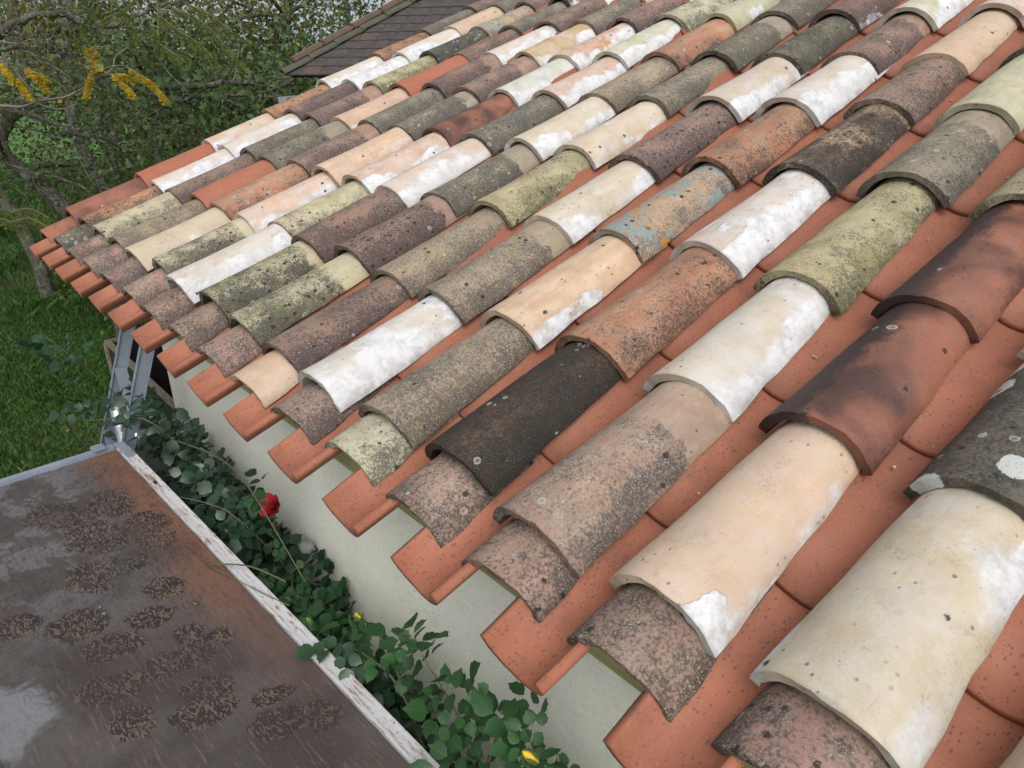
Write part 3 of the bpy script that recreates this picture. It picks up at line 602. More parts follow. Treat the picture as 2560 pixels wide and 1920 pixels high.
# ------------------------------------------------------------------ roses along the wall
ROSE = leafmat('rose_leaf', [(0, (0.014, 0.040, 0.022)), (.55, (0.024, 0.066, 0.030)), (.85, (0.042, 0.105, 0.030)), (1.0, (0.085, 0.19, 0.035))], .36, .18, .55)
def rose_tinted(name, c):
    t = NT(name, .44); a = t.sep(t.attr('leaf_tone', 'OBJECT').outputs['Vector'])[0]
    P = t.tc.outputs['Object']; s = t.sep(P)
    cc = t.mix(a, (0.018, 0.058, 0.022), (0.040, 0.112, 0.032)); cc = t.mix(t.ss(a, .72, 1.0), cc, (0.13, 0.29, 0.045))
    ax = t.math('ABSOLUTE', s[0]); vein = t.ss(ax, .0009, .0002)
    sv = t.math('SINE', t.math('ADD', t.math('MULTIPLY', s[1], 900), t.math('MULTIPLY', ax, -700))); sv = t.ss(sv, .86, 1.0)
    cc = t.mix(t.math('MULTIPLY', t.math('MAXIMUM', vein, t.math('MULTIPLY', sv, .5)), .4), cc, (0.09, 0.15, 0.06))
    cc = t.mix(t.math('MULTIPLY', t.ss(t.noise(P, 120, 3), .55, .7), .35), cc, (0.05, 0.05, 0.02))
    t.col(cc); t.bump(t.noise(P, 260, 3), .25, .002); t.b.inputs['Specular IOR Level'].default_value = .32
    tr = t.n('ShaderNodeBsdfTranslucent'); t.put(tr.inputs[0], cc); mx = t.n('ShaderNodeMixShader'); mx.inputs[0].default_value = .15
    t.l(t.b.outputs[0], mx.inputs[1]); t.l(tr.outputs[0], mx.inputs[2]); t.l(mx.outputs[0], t.out.inputs[0]); return t.m
ROSEO = rose_tinted('rose_leaflet', None)
CANE = simple('rose_cane', (0.075, 0.110, 0.040), .6, 0, .4, 30, (0.10, 0.065, 0.035), .2)
def leaf_mesh(name, seed, L=.036, Wd=.0125):
    r_ = random.Random(seed); v = [(0, 0, 0)]; f = []; n = 7; fold = r_.uniform(.15, .4); curl = r_.uniform(-.10, .25)
    prof = [.0, .68, .96, 1.0, .95, .78, .44, .0]
    for i in range(n + 1):
        s_ = i / n; y = L * s_; zc = -curl * L * s_ * s_
        for sd in (-1, 0, 1):
            w_ = Wd * prof[i] * (1 + (.07 if i % 2 else -.05)) * abs(sd); v.append((sd * w_, y + (.0016 if i % 2 and sd else 0), zc + fold * w_ + r_.uniform(-.0005, .0005)))
    for i in range(n):
        a = 1 + i * 3
        f += [(a, a + 1, a + 4, a + 3), (a + 1, a + 2, a + 5, a + 4)]
    return mesh(name, v, f, ROSEO)
LEAVES = [leaf_mesh('leaf', s, Wd=w) for s, w in ((1, .0150), (2, .0135), (3, .0165), (4, .0145), (5, .0130))]
L_proto = np.array([v.co[:] for v in LEAVES[0].vertices])
L_faces = [tuple(p.vertices) for p in LEAVES[0].polygons]
CAMP = Vector((0.443, -0.509, 3.274))
def rose_bush(label, basep, canes, blobs, nmax=300, big=1.0):
    root = empty('rose_bush', basep); tag(root, label, 'rose bush', None); inv = -Vector(basep)
    for c in canes:
        pts, rad = c; pts = smooth_path(pts, 5)
        mb = MB(); n = len(pts); mb.tube(pts, [rad * (1.15 - .7 * i / n) for i in range(n)], 6)
        for i in range(2, n - 1, 2):     # thorns
            d_ = Vector((random.uniform(-1, 1), random.uniform(-1, 1), random.uniform(-1, 1))).normalized(); mb.tube([pts[i], pts[i] + d_ * rad * 2.6], [rad * .5, .0001], 3, False)
        mb.build('cane', CANE, root, True, loc=inv)
    leaves = []
    for (cx, cy, cz, rx, rz, ncomp, t0, t1) in blobs:
        for _ in range(ncomp):
            while True:
                q = Vector((random.uniform(-1, 1), random.uniform(-1, 1), random.uniform(-1, 1)))
                if q.length < 1: break
            c = Vector((cx + q.x * rx, cy + q.y * .055, cz + q.z * rz))
            d_ = Vector((random.uniform(-1, 1), random.uniform(-.9, .25), random.uniform(-.25, .6))).normalized()
            nrm = Vector((random.gauss(.15, .4), random.gauss(-.45, .35), random.gauss(.8, .3))).normalized()
            side = d_.cross(nrm).normalized(); sc_ = random.uniform(.65, 1.25) * big; tn = random.uniform(t0, t1)
            offs = [(.055, 0, 0), (.032, 1, 48), (.032, -1, 48), (.010, 1, 62), (.010, -1, 62)]
            if random.random() < .35: offs = offs[:3]
            for (a, s_, an) in offs:
                p_ = c + d_ * a * sc_ + side * s_ * .004
                dd = (d_ * math.cos(math.radians(an)) + side * s_ * math.sin(math.radians(an))).normalized()
                dd = (dd + Vector((random.gauss(0, .16), random.gauss(0, .16), random.gauss(-.08, .16)))).normalized()
                nn = (nrm + Vector((random.gauss(0, .25), random.gauss(0, .25), random.gauss(0, .25)))).normalized()
                xx = dd.cross(nn).normalized(); zz = xx.cross(dd).normalized()
                if p_.y > .198 and p_.z < H: p_.y = .19
                leaves.append((p_, xx, dd, zz, sc_ * (1.1 if a > .05 else .88), tn))
    leaves.sort(key=lambda l: (l[0] - CAMP).length)
    for (p_, xx, dd, zz, s_, tn) in leaves[:nmax]:
        o = bpy.data.objects.new('leaf', random.choice(LEAVES)); COL.objects.link(o); o.parent = root
        M4 = Matrix((xx, dd, zz)).transposed().to_4x4(); M4 = Matrix.Translation(p_ + inv) @ M4 @ Matrix.Scale(s_, 4); o.matrix_local = M4
        o['leaf_tone'] = [tn, 0.0, 0.0]
    rest = leaves[nmax:]
    if rest:
        V = np.zeros((len(rest), len(L_proto), 3)); tt = np.zeros(len(rest))
        for i, (p_, xx, dd, zz, s_, tn) in enumerate(rest):
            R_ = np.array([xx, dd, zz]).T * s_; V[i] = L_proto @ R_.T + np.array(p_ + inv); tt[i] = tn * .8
        o = ob('foliage', quads_mesh('foliage', V, len(L_proto), L_faces, ROSE, tt), root); o['kind'] = 'stuff'
    return root, inv
RED = simple('red_petal', (0.36, 0.008, 0.018), .6, 0, .3, 60, (0.20, 0.004, 0.010)); YEL = simple('yellow_petal', (0.75, 0.48, 0.02), .5, 0, .2, 60, (0.72, 0.36, 0.02)); SEP = simple('green_sepal', (0.09, 0.18, 0.035), .55, 0, .3, 50)
def petal_mesh(name, mat, L, Wd, cup, curlb):
    v = []; f = []; nu, nv = 6, 5
    for j in range(nv + 1):
        s_ = j / nv
        for i in range(nu + 1):
            u = (i / nu - .5) * 2; w_ = Wd * math.sin(math.pi * min(.98, .12 + s_ * .62)) ** .8
            a = u * .9; x = w_ * math.sin(a); y = cup * L * math.sin(s_ * 1.5) - w_ * (1 - math.cos(a)) * .8 + curlb * L * max(0, s_ - .7) ** 1 * 1.2; z = L * s_ * (1 - .12 * u * u)
            v.append((x, y, z + .0012 * math.sin(u * 6)))
    for j in range(nv):
        for i in range(nu): a = j * (nu + 1) + i; f.append((a, a + 1, a + nu + 2, a + nu + 1))
    return mesh(name, v, f, mat)
def flower(root, pos, axis, R_=.023):
    mb = MB(); mb.tube([(0, 0, -.010), (0, 0, 0), (0, 0, .006)], [.003, .006, .004], 8)
    fl = mb.build('flower', SEP, root, True, loc=pos); fl.rotation_euler = Vector(axis).to_track_quat('Z', 'Y').to_euler(); fl['label'] = 'open red rose flower'
    for ring, (n, L, cup, cb, rr) in enumerate(((4, .017, .12, .1, .003), (5, .022, .34, .35, .004), (6, .025, .60, .55, .005), (6, .026, .85, .6, .005))):
        pm = petal_mesh('petal', RED, L, R_ * .62, cup, cb)
        for i in range(n):
            o = ob('petal', pm, fl); a = i * 2 * math.pi / n + ring * .55 + random.uniform(-.15, .15); o.rotation_euler = (random.uniform(-.1, .1), 0, a); o.location = (-math.sin(a) * rr, math.cos(a) * rr, 0)
def bud(root, pos, axis, mat, lab, s_=1.0):
    mb = MB(); mb.tube([(0, 0, -.004), (0, 0, 0), (0, 0, .006), (0, 0, .013), (0, 0, .021), (0, 0, .027)], [.002, .0055, .0082, .0078, .005, .0009], 10)
    b_ = mb.build('bud', mat, root, True, loc=pos); b_.rotation_euler = Vector(axis).to_track_quat('Z', 'Y').to_euler(); b_.scale = (s_,) * 3; b_['label'] = lab
    for i in range(5):
        a = i * 2 * math.pi / 5; v = []; f = []
        for j in range(5):
            t_ = j / 4; rr = (.0062, .0092, .0090, .0105, .013)[j]; w_ = (.0034, .0042, .0030, .0015, .0002)[j]; z = (-.001, .006, .013, .018, .021)[j]
            v += [(-w_, rr, z), (w_, rr, z)]
        for j in range(4): f.append((2 * j, 2 * j + 1, 2 * j + 3, 2 * j + 2))
        o = ob('sepal', mesh('sepal', v, f, SEP), b_); o.rotation_euler = (0, 0, a)
random.seed(21)
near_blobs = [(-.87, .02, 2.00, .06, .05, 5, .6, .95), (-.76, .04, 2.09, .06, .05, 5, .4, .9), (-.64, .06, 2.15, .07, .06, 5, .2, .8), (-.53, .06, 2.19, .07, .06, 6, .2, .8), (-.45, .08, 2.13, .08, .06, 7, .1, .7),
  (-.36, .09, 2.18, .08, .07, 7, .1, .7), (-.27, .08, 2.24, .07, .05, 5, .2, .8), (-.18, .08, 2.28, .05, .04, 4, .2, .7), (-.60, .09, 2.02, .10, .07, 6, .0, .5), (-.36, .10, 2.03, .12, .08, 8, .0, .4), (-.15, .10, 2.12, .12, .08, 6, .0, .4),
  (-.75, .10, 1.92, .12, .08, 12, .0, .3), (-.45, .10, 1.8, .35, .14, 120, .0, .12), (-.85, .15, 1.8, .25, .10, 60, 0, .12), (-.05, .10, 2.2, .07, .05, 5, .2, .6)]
near_canes = [([(-.30, .12, 0), (-.38, .12, .9), (-.42, .10, 1.6), (-.36, .09, 2.03), (-.28, .08, 2.26)], .0055), ([(-.30, .12, 0), (-.5, .13, 1.2), (-.62, .10, 1.9), (-.66, .07, 2.14), (-.77, .08, 2.135)], .0045),
  ([(-.5, .12, 1.5), (-.6, .08, 2.0), (-.72, .05, 2.09), (-.88, .02, 2.03)], .003), ([(-.30, .12, 0), (-.2, .13, 1.3), (-.16, .10, 2.0), (-.15, .07, 2.29)], .0045), ([(-.42, .1, 1.6), (-.34, .07, 1.95), (-.397, .04, 2.085)], .0025), ([(-.36, .1, 2.0), (-.45, .09, 2.12), (-.52, .07, 2.22)], .0025)]
rb, inv = rose_bush('climbing rose with yellow buds between the near end of the platform and the wall', (-.30, .12, 0), near_canes, near_blobs, 300, 1.02)
bud(rb, Vector((-.772, .08, 2.135)) + inv, (-.9, -.2, .12), YEL, 'yellow rose bud')
bud(rb, Vector((-.399, .038, 2.088)) + inv, (-.8, -.3, -.1), YEL, 'yellow rose bud', 1.15)
bud(rb, Vector((-.165, .04, 2.285)) + inv, (-.5, -.4, .5), YEL, 'yellow rose bud')
bud(rb, Vector((-.905, .015, 2.07)) + inv, (-.2, -.2, .9), SEP, 'green rose bud', .8)
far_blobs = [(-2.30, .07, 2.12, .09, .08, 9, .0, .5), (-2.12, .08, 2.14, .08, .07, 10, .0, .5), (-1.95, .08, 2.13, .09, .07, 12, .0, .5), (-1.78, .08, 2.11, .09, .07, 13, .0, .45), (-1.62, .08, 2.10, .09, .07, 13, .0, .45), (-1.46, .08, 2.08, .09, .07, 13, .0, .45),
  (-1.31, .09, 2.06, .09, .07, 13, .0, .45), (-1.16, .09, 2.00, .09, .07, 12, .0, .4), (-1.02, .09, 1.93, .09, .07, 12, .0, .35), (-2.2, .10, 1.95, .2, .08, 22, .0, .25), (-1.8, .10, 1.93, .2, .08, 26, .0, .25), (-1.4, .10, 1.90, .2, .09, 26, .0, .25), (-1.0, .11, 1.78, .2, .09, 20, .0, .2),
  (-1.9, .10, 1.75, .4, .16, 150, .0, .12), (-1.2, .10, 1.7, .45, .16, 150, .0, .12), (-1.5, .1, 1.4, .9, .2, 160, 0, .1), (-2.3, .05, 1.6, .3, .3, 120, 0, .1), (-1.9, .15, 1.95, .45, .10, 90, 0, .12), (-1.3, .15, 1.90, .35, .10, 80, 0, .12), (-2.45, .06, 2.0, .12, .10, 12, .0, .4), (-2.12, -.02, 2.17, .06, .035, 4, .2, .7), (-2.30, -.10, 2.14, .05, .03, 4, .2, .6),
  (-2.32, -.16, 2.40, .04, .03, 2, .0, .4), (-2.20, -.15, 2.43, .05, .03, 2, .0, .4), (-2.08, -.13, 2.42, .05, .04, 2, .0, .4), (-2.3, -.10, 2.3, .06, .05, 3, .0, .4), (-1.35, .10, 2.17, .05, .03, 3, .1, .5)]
far_canes = [([(-1.6, .13, 0), (-1.7, .13, 1.2), (-1.8, .1, 1.9), (-2.0, .03, 2.16), (-2.247, -.10, 2.127), (-2.45, -.14, 2.06), (-2.61, -.13, 1.96)], .0035), ([(-2.361, .05, 1.95), (-2.1, .04, 2.10), (-1.822, .05, 2.16), (-1.496, .05, 2.248), (-1.274, .05, 2.254), (-1.014, .06, 2.10)], .0032),
  ([(-1.6, .13, 0), (-1.5, .13, 1.0), (-1.40, .12, 1.8), (-1.30, .12, 2.15)], .0045), ([(-1.6, .13, 0), (-2.0, .13, 1.2), (-2.25, .1, 1.9), (-2.3, -.02, 2.2), (-2.33, -.16, 2.42)], .003), ([(-1.6, .13, 0), (-1.2, .13, .9), (-1.05, .11, 1.7), (-.98, .1, 1.98)], .004),
  ([(-2.3, -.02, 2.2), (-2.2, -.1, 2.36), (-2.02, -.14, 2.45)], .0018), ([(-1.25, .1, 2.0), (-1.4, .03, 2.12), (-1.5, -.06, 2.16)], .0018)]
rb2, inv2 = rose_bush('climbing rose with a red flower in the dark gap behind the platform', (-1.6, .13, 0), far_canes, far_blobs, 300)
flower(rb2, Vector((-1.262, .105, 2.172)) + inv2, (.3, -.65, .7))
bud(rb2, Vector((-1.70, .04, 2.075)) + inv2, (-.2, -.6, .7), RED, 'small red rose bud', .7)
bud(rb2, Vector((-2.612, -.135, 1.958)) + inv2, (-.9, -.2, -.3), RED, 'small dark red rose bud hanging over the lawn', .75)
# twig lying across the rail
mb = MB(); mb.tube(smooth_path([(-1.06, .03, 2.09), (-1.16, -.02, 2.105), (-1.27, -.09, 2.083)], 4), [.0022] * 9, 5); mb.tube(smooth_path([(-.98, .0, 2.085), (-1.10, -.04, 2.086), (-1.27, -.088, 2.0825)], 4), [.0014] * 9, 4)
tag(mb.build('twig', CANE, None, True), 'thin green twig lying across the side rail of the scaffold platform', 'twig')

# dry leaves and scraps left on the deck
for (x, y, a, nm, lab) in ((-1.15, -.16, .4, 'dry_leaf', 'small curled brown leaf on the deck board below the green twig'), (-1.20, -.30, 2.0, 'moss_scrap', 'tiny green scrap of moss on the deck board beside the two rivets'), (-1.13, -.45, 1.0, 'moss_scrap', 'tiny dark scrap of moss alone on the outer half of the deck board')):
    r_ = random.Random(nm + lab); v = []; f = []; n = 9; s_ = .011 if nm == 'dry_leaf' else .0045
    for i in range(n): v.append((math.cos(i * 6.283 / n) * s_ * r_.uniform(.6, 1.2), math.sin(i * 6.283 / n) * s_ * .6 * r_.uniform(.6, 1.2), .002 + r_.uniform(0, .004)))
    v += [(0, 0, .0055), (0, 0, .0005)]
    for i in range(n): f += [(i, (i + 1) % n, n), ((i + 1) % n, i, n + 1)]
    o = ob(nm, mesh(nm, v, f, simple(nm, (0.13, 0.10, 0.04) if nm == 'dry_leaf' else (0.05, 0.075, 0.02), .9)), None, (x, y, DZ + .0005), (0, 0, a)); tag(o, lab, 'leaf' if nm == 'dry_leaf' else 'moss')
# tall black box at the corner of the house, behind the ladder
bx = empty('garden_box', (-2.95, .56, 0)); tag(bx, 'tall black boarded box with a thin wooden rim at the house corner behind the ladder', 'garden box')
BLK = simple('tarred_board', (0.010, 0.009, 0.009), .8, 0, .4, 30, (0.02, 0.018, 0.016)); GREYW = simple('grey_wood', (0.24, 0.20, 0.15), .85, 0, .35, 60, (0.14, 0.12, 0.09), .3)
hx, hy, HB = .50, .34, 1.985
for i in range(10):
    z0 = i * HB / 10; z1 = z0 + HB / 10 - .004
    for (x0, x1, y0, y1) in ((-hx, hx, -hy, -hy + .02), (-hx, hx, hy - .02, hy), (-hx, -hx + .02, -hy + .021, hy - .021), (hx - .02, hx, -hy + .021, hy - .021)):
        mb = MB(); mb.box(x0, x1, y0, y1, z0, z1, b=.002); mb.build('board', BLK, bx)
for (x0, x1, y0, y1) in ((-hx - .01, hx + .01, -hy - .01, -hy + .016), (-hx - .01, hx + .01, hy - .016, hy + .01), (-hx - .01, -hx + .016, -hy + .017, hy - .017), (hx - .016, hx + .01, -hy + .017, hy - .017)):
    mb = MB(); mb.box(x0, x1, y0, y1, HB - .002, HB + .014, b=.002); mb.build('rim', GREYW, bx)
mb = MB(); mb.box(-hx - .012, -hx + .012, -hy - .016, -hy - .001, 0, HB - .003, b=.002); mb.build('corner_strip', GREYW, bx)
# ------------------------------------------------------------------ neighbouring outbuilding with a hipped flat-tile roof
Q = Vector((-6.633, 2.83, 3.049)); ph = math.radians(35); tp = .65
cd = Vector((math.cos(ph), math.sin(ph), 0)); bd = Vector((-math.sin(ph), math.cos(ph), 0)); slope = math.atan(tp)
us = (bd * math.cos(slope) + Vector((0, 0, math.sin(slope)))); nr = cd.cross(us).normalized()
if nr.z < 0: nr = -nr
ogb = empty('outbuilding', (Q.x, Q.y, 0)); tag(ogb, 'outbuilding with a steep hipped roof of dark weathered flat tiles beyond the house', 'outbuilding'); oi = Vector((-Q.x, -Q.y, 0))
BW_, BD_ = 7.0, 5.0
def qd(a, b, z=0.0): return Q + cd * a + bd * b + Vector((0, 0, z))
t = NT('old_stone_wall', .95); P = t.tc.outputs['Object']; v_ = t.voro(P, 7); c = t.mix(t.ss(v_.outputs['Distance'], .1, .6), (0.20, 0.15, 0.11), (0.12, 0.09, 0.07)); t.col(c); t.bump(v_.outputs['Distance'], .6, .03); STONE = t.m
mb = MB(); i_ = .22
pts = [qd(i_, i_), qd(BW_ - i_, i_), qd(BW_ - i_, BD_ - i_), qd(i_, BD_ - i_)]
mb.v = [(p.x, p.y, -.2) for p in pts] + [(p.x, p.y, Q.z - .06) for p in pts]; mb.f = [(0, 1, 5, 4), (1, 2, 6, 5), (2, 3, 7, 6), (3, 0, 4, 7), (4, 5, 6, 7)]
mb.build('wall', STONE, ogb, loc=oi)
hr = BD_ / 2 * tp
cor = [qd(0, 0, -.03), qd(BW_, 0, -.03), qd(BW_, BD_, -.03), qd(0, BD_, -.03), qd(BD_ / 2, BD_ / 2, hr - .03), qd(BW_ - BD_ / 2, BD_ / 2, hr - .03)]
mb = MB(); mb.v = [tuple(p) for p in cor]; mb.f = [(0, 1, 5, 4), (1, 2, 5), (2, 3, 4, 5), (3, 0, 4), (3, 2, 1, 0)]
t = NT('old_flat_tile', .9); P0 = t.tc.outputs['Object']; sd_ = t.attr('wear_seed', 'OBJECT').outputs['Vector']; P = t.vm('ADD', P0, sd_)
a = t.noise(P, 14, 5, .65); b = t.noise(P, 90, 3, .6); c = t.mix(t.ss(a, .38, .62), (0.044, 0.038, 0.037), (0.070, 0.058, 0.052)); c = t.mix(t.math('MULTIPLY', t.ss(b, .5, .7), .6), c, (0.05, 0.048, 0.042))
c = t.mix(t.math('MULTIPLY', t.ss(t.math('FRACT', t.sep(sd_)[1]), .92, .99), .35), c, (0.13, 0.07, 0.05)); t.col(c); t.bump(t.math('ADD', a, b), .5, .006); FLAT = t.m
oroof = mb.build('roof', FLAT, ogb, loc=oi)
def flat_mesh(seed, w, L, th):
    r_ = random.Random(seed); v = []; nx_ = 4
    for j in (0, 1):
        for kz in (0, 1):
            for i in range(nx_ + 1):
                x = (i / nx_ - .5) * w; v.append((x + r_.uniform(-.001, .001), j * L + (r_.uniform(-.003, .003) if j == 0 else 0), (th if kz else 0) + .004 * (1 - (x / w * 2) ** 2)))
    I = lambda j, kz, i: (j * 2 + kz) * (nx_ + 1) + i; f = []
    for i in range(nx_):
        f += [(I(0, 1, i), I(0, 1, i + 1), I(1, 1, i + 1), I(1, 1, i)), (I(0, 0, i), I(1, 0, i), I(1, 0, i + 1), I(0, 0, i + 1)), (I(0, 0, i), I(0, 0, i + 1), I(0, 1, i + 1), I(0, 1, i)), (I(1, 0, i), I(1, 1, i), I(1, 1, i + 1), I(1, 0, i + 1))]
    f += [(I(0, 0, 0), I(0, 1, 0), I(1, 1, 0), I(1, 0, 0)), (I(0, 0, nx_), I(1, 0, nx_), I(1, 1, nx_), I(0, 1, nx_))]
    return mesh('flat_tile', v, f, FLAT, False)
FT = [flat_mesh(s, .167, .27, .012) for s in (1, 2, 3)]
r = random.Random(5); Rb = Matrix((cd, us, nr)).transposed().to_4x4(); nft = 0; EXP = .128
for j in range(19):
    sv = j * EXP - .05; run = sv * math.cos(slope)
    fl = .35 * max(0, (3 - j) / 3) ** 2 * .12
    nrow = int((BW_ - 2 * max(0, run)) / .17)
    for i in range(nrow):
        aa = max(0, run) + .07 + (i + (.5 if j % 2 else 0)) * .17
        if aa > 4.3 or nft >= 300 and False: continue
        if aa > 2.2 + j * .12: continue
        p_ = Q + cd * aa + us * sv + nr * (.016)
        o = ob('flat_tile', r.choice(FT), oroof); kick = -math.radians(3.2) + r.uniform(-.012, .012)
        o.matrix_local = Matrix.Translation(p_ + oi) .to_4x4() @ Rb @ Matrix.Rotation(kick, 4, 'X') if False else Matrix.Translation(p_) @ Rb @ Matrix.Rotation(kick, 4, 'X')
        o['wear_seed'] = [r.uniform(0, 30), r.uniform(0, 30), r.uniform(0, 30)]; nft += 1
# hip tiles and the raised verge beyond them
MOSS = simple('mossy_clay', (0.085, 0.078, 0.064), .95, 0, .3, 16, (0.055, 0.062, 0.036), .5); RIDGE = simple('ridge_clay', (0.15, 0.088, 0.064), .9, 0, .3, 12, (0.10, 0.085, 0.062), .5)
hipd = (cd + bd + Vector((0, 0, tp))).normalized(); hs_ = hipd.cross(Vector((0, 0, 1))).normalized(); hn = hs_.cross(hipd).normalized()
if hn.z < 0: hn = -hn
hs_ = hipd.cross(hn)
for j in range(12):
    M4 = Matrix.Translation(Q + hipd * (j * .285 - .05) + hn * (.030)) @ Matrix((hs_, hipd, hn)).transposed().to_4x4() @ Matrix.Rotation(-.045, 4, 'X')
    me_ = None
    mb = MB(); na = 8; L_ = .32
    for kk, (rw, rh) in enumerate(((.068, .040), (.056, .028))):
        for y in (0, L_):
            for i in range(na + 1):
                a = math.pi * i / na; w_ = rw * (1 - .12 * y / L_); mb.v.append(tuple(M4 @ Vector((-math.cos(a) * w_, y, math.sin(a) * rh))))
    n1 = na + 1
    for i in range(na): mb.f += [(i, i + 1, n1 + i + 1, n1 + i), (2 * n1 + i, 3 * n1 + i, 3 * n1 + i + 1, 2 * n1 + i + 1), (i, 2 * n1 + i, 2 * n1 + i + 1, i + 1)]
    mb.f += [(0, n1, 3 * n1, 2 * n1), (na, 2 * n1 + na, 3 * n1 + na, n1 + na)]
    mb.build('hip_tile', MOSS, oroof)
for j in range(10):
    M4 = Matrix.Translation(Q + hipd * (j * .33 + .15) - hs_ * (.0) - cd * .085 + hn * .035) @ Matrix((hs_, hipd, hn)).transposed().to_4x4()
    mb = MB(); mb.box(-.07, .07, 0, .325, 0, .045, M4, b=.012); mb.build('verge_tile', RIDGE, oroof)
# grey gutter end
ZINC = simple('zinc', (0.20, 0.22, 0.235), .45, .5, .2, 20); gt = empty('gutter', (-4.96, 2.02, 0)); tag(gt, 'grey half round gutter end poking out past the far edge of the tiled roof', 'gutter')
g0 = Vector((-4.93, 1.95, 2.955)); g1 = Vector((-4.93, 3.6, 3.0)); gdir = (g1 - g0).normalized(); gs = gdir.cross(Vector((0, 0, 1))).normalized(); mb = MB(); n = 10
for rr in (.075, .070):
    for p_ in (g0, g1):
        for i in range(n + 1):
            a = math.pi * i / n; q = p_ + gs * math.cos(a) * rr + Vector((0, 0, -math.sin(a) * rr)); mb.v.append(tuple(q - Vector((-4.96, 2.02, 0))))
n1 = n + 1
for i in range(n): mb.f += [(i, i + 1, n1 + i + 1, n1 + i), (2 * n1 + i, 3 * n1 + i, 3 * n1 + i + 1, 2 * n1 + i + 1), (i, 2 * n1 + i, 2 * n1 + i + 1, i + 1)]
mb.build('channel', ZINC, gt, True); mb = MB(); mb.tube([(.03, 1.2, 2.93), (.03, 1.2, 0)], .04, 10); mb.build('downpipe', ZINC, gt, True)

# ------------------------------------------------------------------ trees
t = NT('lichened_bark', .95); P = t.tc.outputs['Object']; a = t.noise(P, 9, 6, .7); b = t.noise(P, 45, 5, .7); c_ = t.noise(t.vm('MULTIPLY', P, (30., 30., 8.)), 1, 4, .6)
c = t.mix(t.ss(c_, .35, .65), (0.045, 0.038, 0.030), (0.095, 0.085, 0.070)); lm = t.ss(t.math('ADD', t.math('MULTIPLY', a, .6), t.math('MULTIPLY', b, .4)), .50, .60)
lc = t.mix(t.ss(t.noise(P, 25, 3), .4, .6), (0.20, 0.25, 0.20), (0.12, 0.15, 0.08)); c = t.mix(t.math('MULTIPLY', lm, .85), c, lc); t.col(c); t.bump(t.math('ADD', b, c_), .8, .02); BARK = t.m
TWIG = simple('lichened_twig', (0.11, 0.10, 0.075), .95, 0, .4, 14, (0.28, 0.32, 0.25), .3)
YTWIG = simple('mimosa_twig', (0.17, 0.145, 0.085), .8, 0, .4, 14, (0.13, 0.12, 0.095))
LG = leafmat('green_leaf', [(0, (0.038, 0.080, 0.028)), (.5, (0.080, 0.145, 0.038)), (.85, (0.15, 0.215, 0.05)), (1.0, (0.32, 0.29, 0.045))], .5, .35)
LO = leafmat('olive_leaf', [(0, (0.070, 0.085, 0.028)), (.5, (0.165, 0.155, 0.04)), (.8, (0.32, 0.235, 0.045)), (1.0, (0.52, 0.33, 0.035))], .55, .35)
LY = leafmat('yellow_leaf', [(0, (0.38, 0.28, 0.02)), (.5, (0.62, 0.44, 0.03)), (1.0, (0.78, 0.58, 0.04))], .55, .4)
LM = leafmat('mimosa_frond', [(0, (0.08, 0.125, 0.032)), (.5, (0.16, 0.20, 0.040)), (.85, (0.26, 0.26, 0.05)), (1.0, (0.34, 0.24, 0.03))], .55, .35)
LF = [(0, 1, 2), (0, 2, 3)]
def leaf_cloud(cent, size, spread=.6, up=.35):
    n = len(cent); d = rng.normal(0, 1, (n, 3)); d[:, 2] -= .25; d /= np.linalg.norm(d, axis=1)[:, None]
    nn = rng.normal(0, 1, (n, 3)); nn[:, 2] += up * 2; s = np.cross(d, nn); s /= np.linalg.norm(s, axis=1)[:, None]; n2 = np.cross(s, d)
    L = (size * rng.uniform(.6, 1.3, n))[:, None]; W_ = L * .34
    V = np.zeros((n, 4, 3)); V[:, 0] = cent; V[:, 1] = cent + d * L * .5 + s * W_ + n2 * L * .08; V[:, 2] = cent + d * L; V[:, 3] = cent + d * L * .5 - s * W_ + n2 * L * .08
    return V
def branch_set(mb_big, mb_tw, p, d, L, r0, depth, tips, wig=.35, sides=6):
    n = 6; pts = [Vector(p)]; dd = Vector(d).normalized()
    for i in range(n):
        dd = (dd + Vector((random.gauss(0, wig), random.gauss(0, wig), random.gauss(0.03, wig))) * .55).normalized(); pts.append(pts[-1] + dd * L / n)
    rad = [max(.0018, r0 * (1 - .75 * i / n)) for i in range(n + 1)]
    (mb_big if r0 > .012 else mb_tw).tube(pts, rad, sides if r0 > .012 else 3, False)
    tips += [(pts[i], r0) for i in range(2, n + 1)] if depth <= 1 else []
    if depth > 0:
        for _ in range(random.choice((3, 4, 4, 5))):
            i = random.randint(1, n); side = Vector((random.gauss(0, 1), random.gauss(0, 1), random.gauss(0.1, .8))).normalized()
            t_ = (pts[i] - pts[i - 1]).normalized(); nd = (t_ * random.uniform(.3, .8) + side * .9).normalized()
            branch_set(mb_big, mb_tw, pts[i], nd, L * random.uniform(.42, .68), rad[i] * .55, depth - 1, tips, wig)
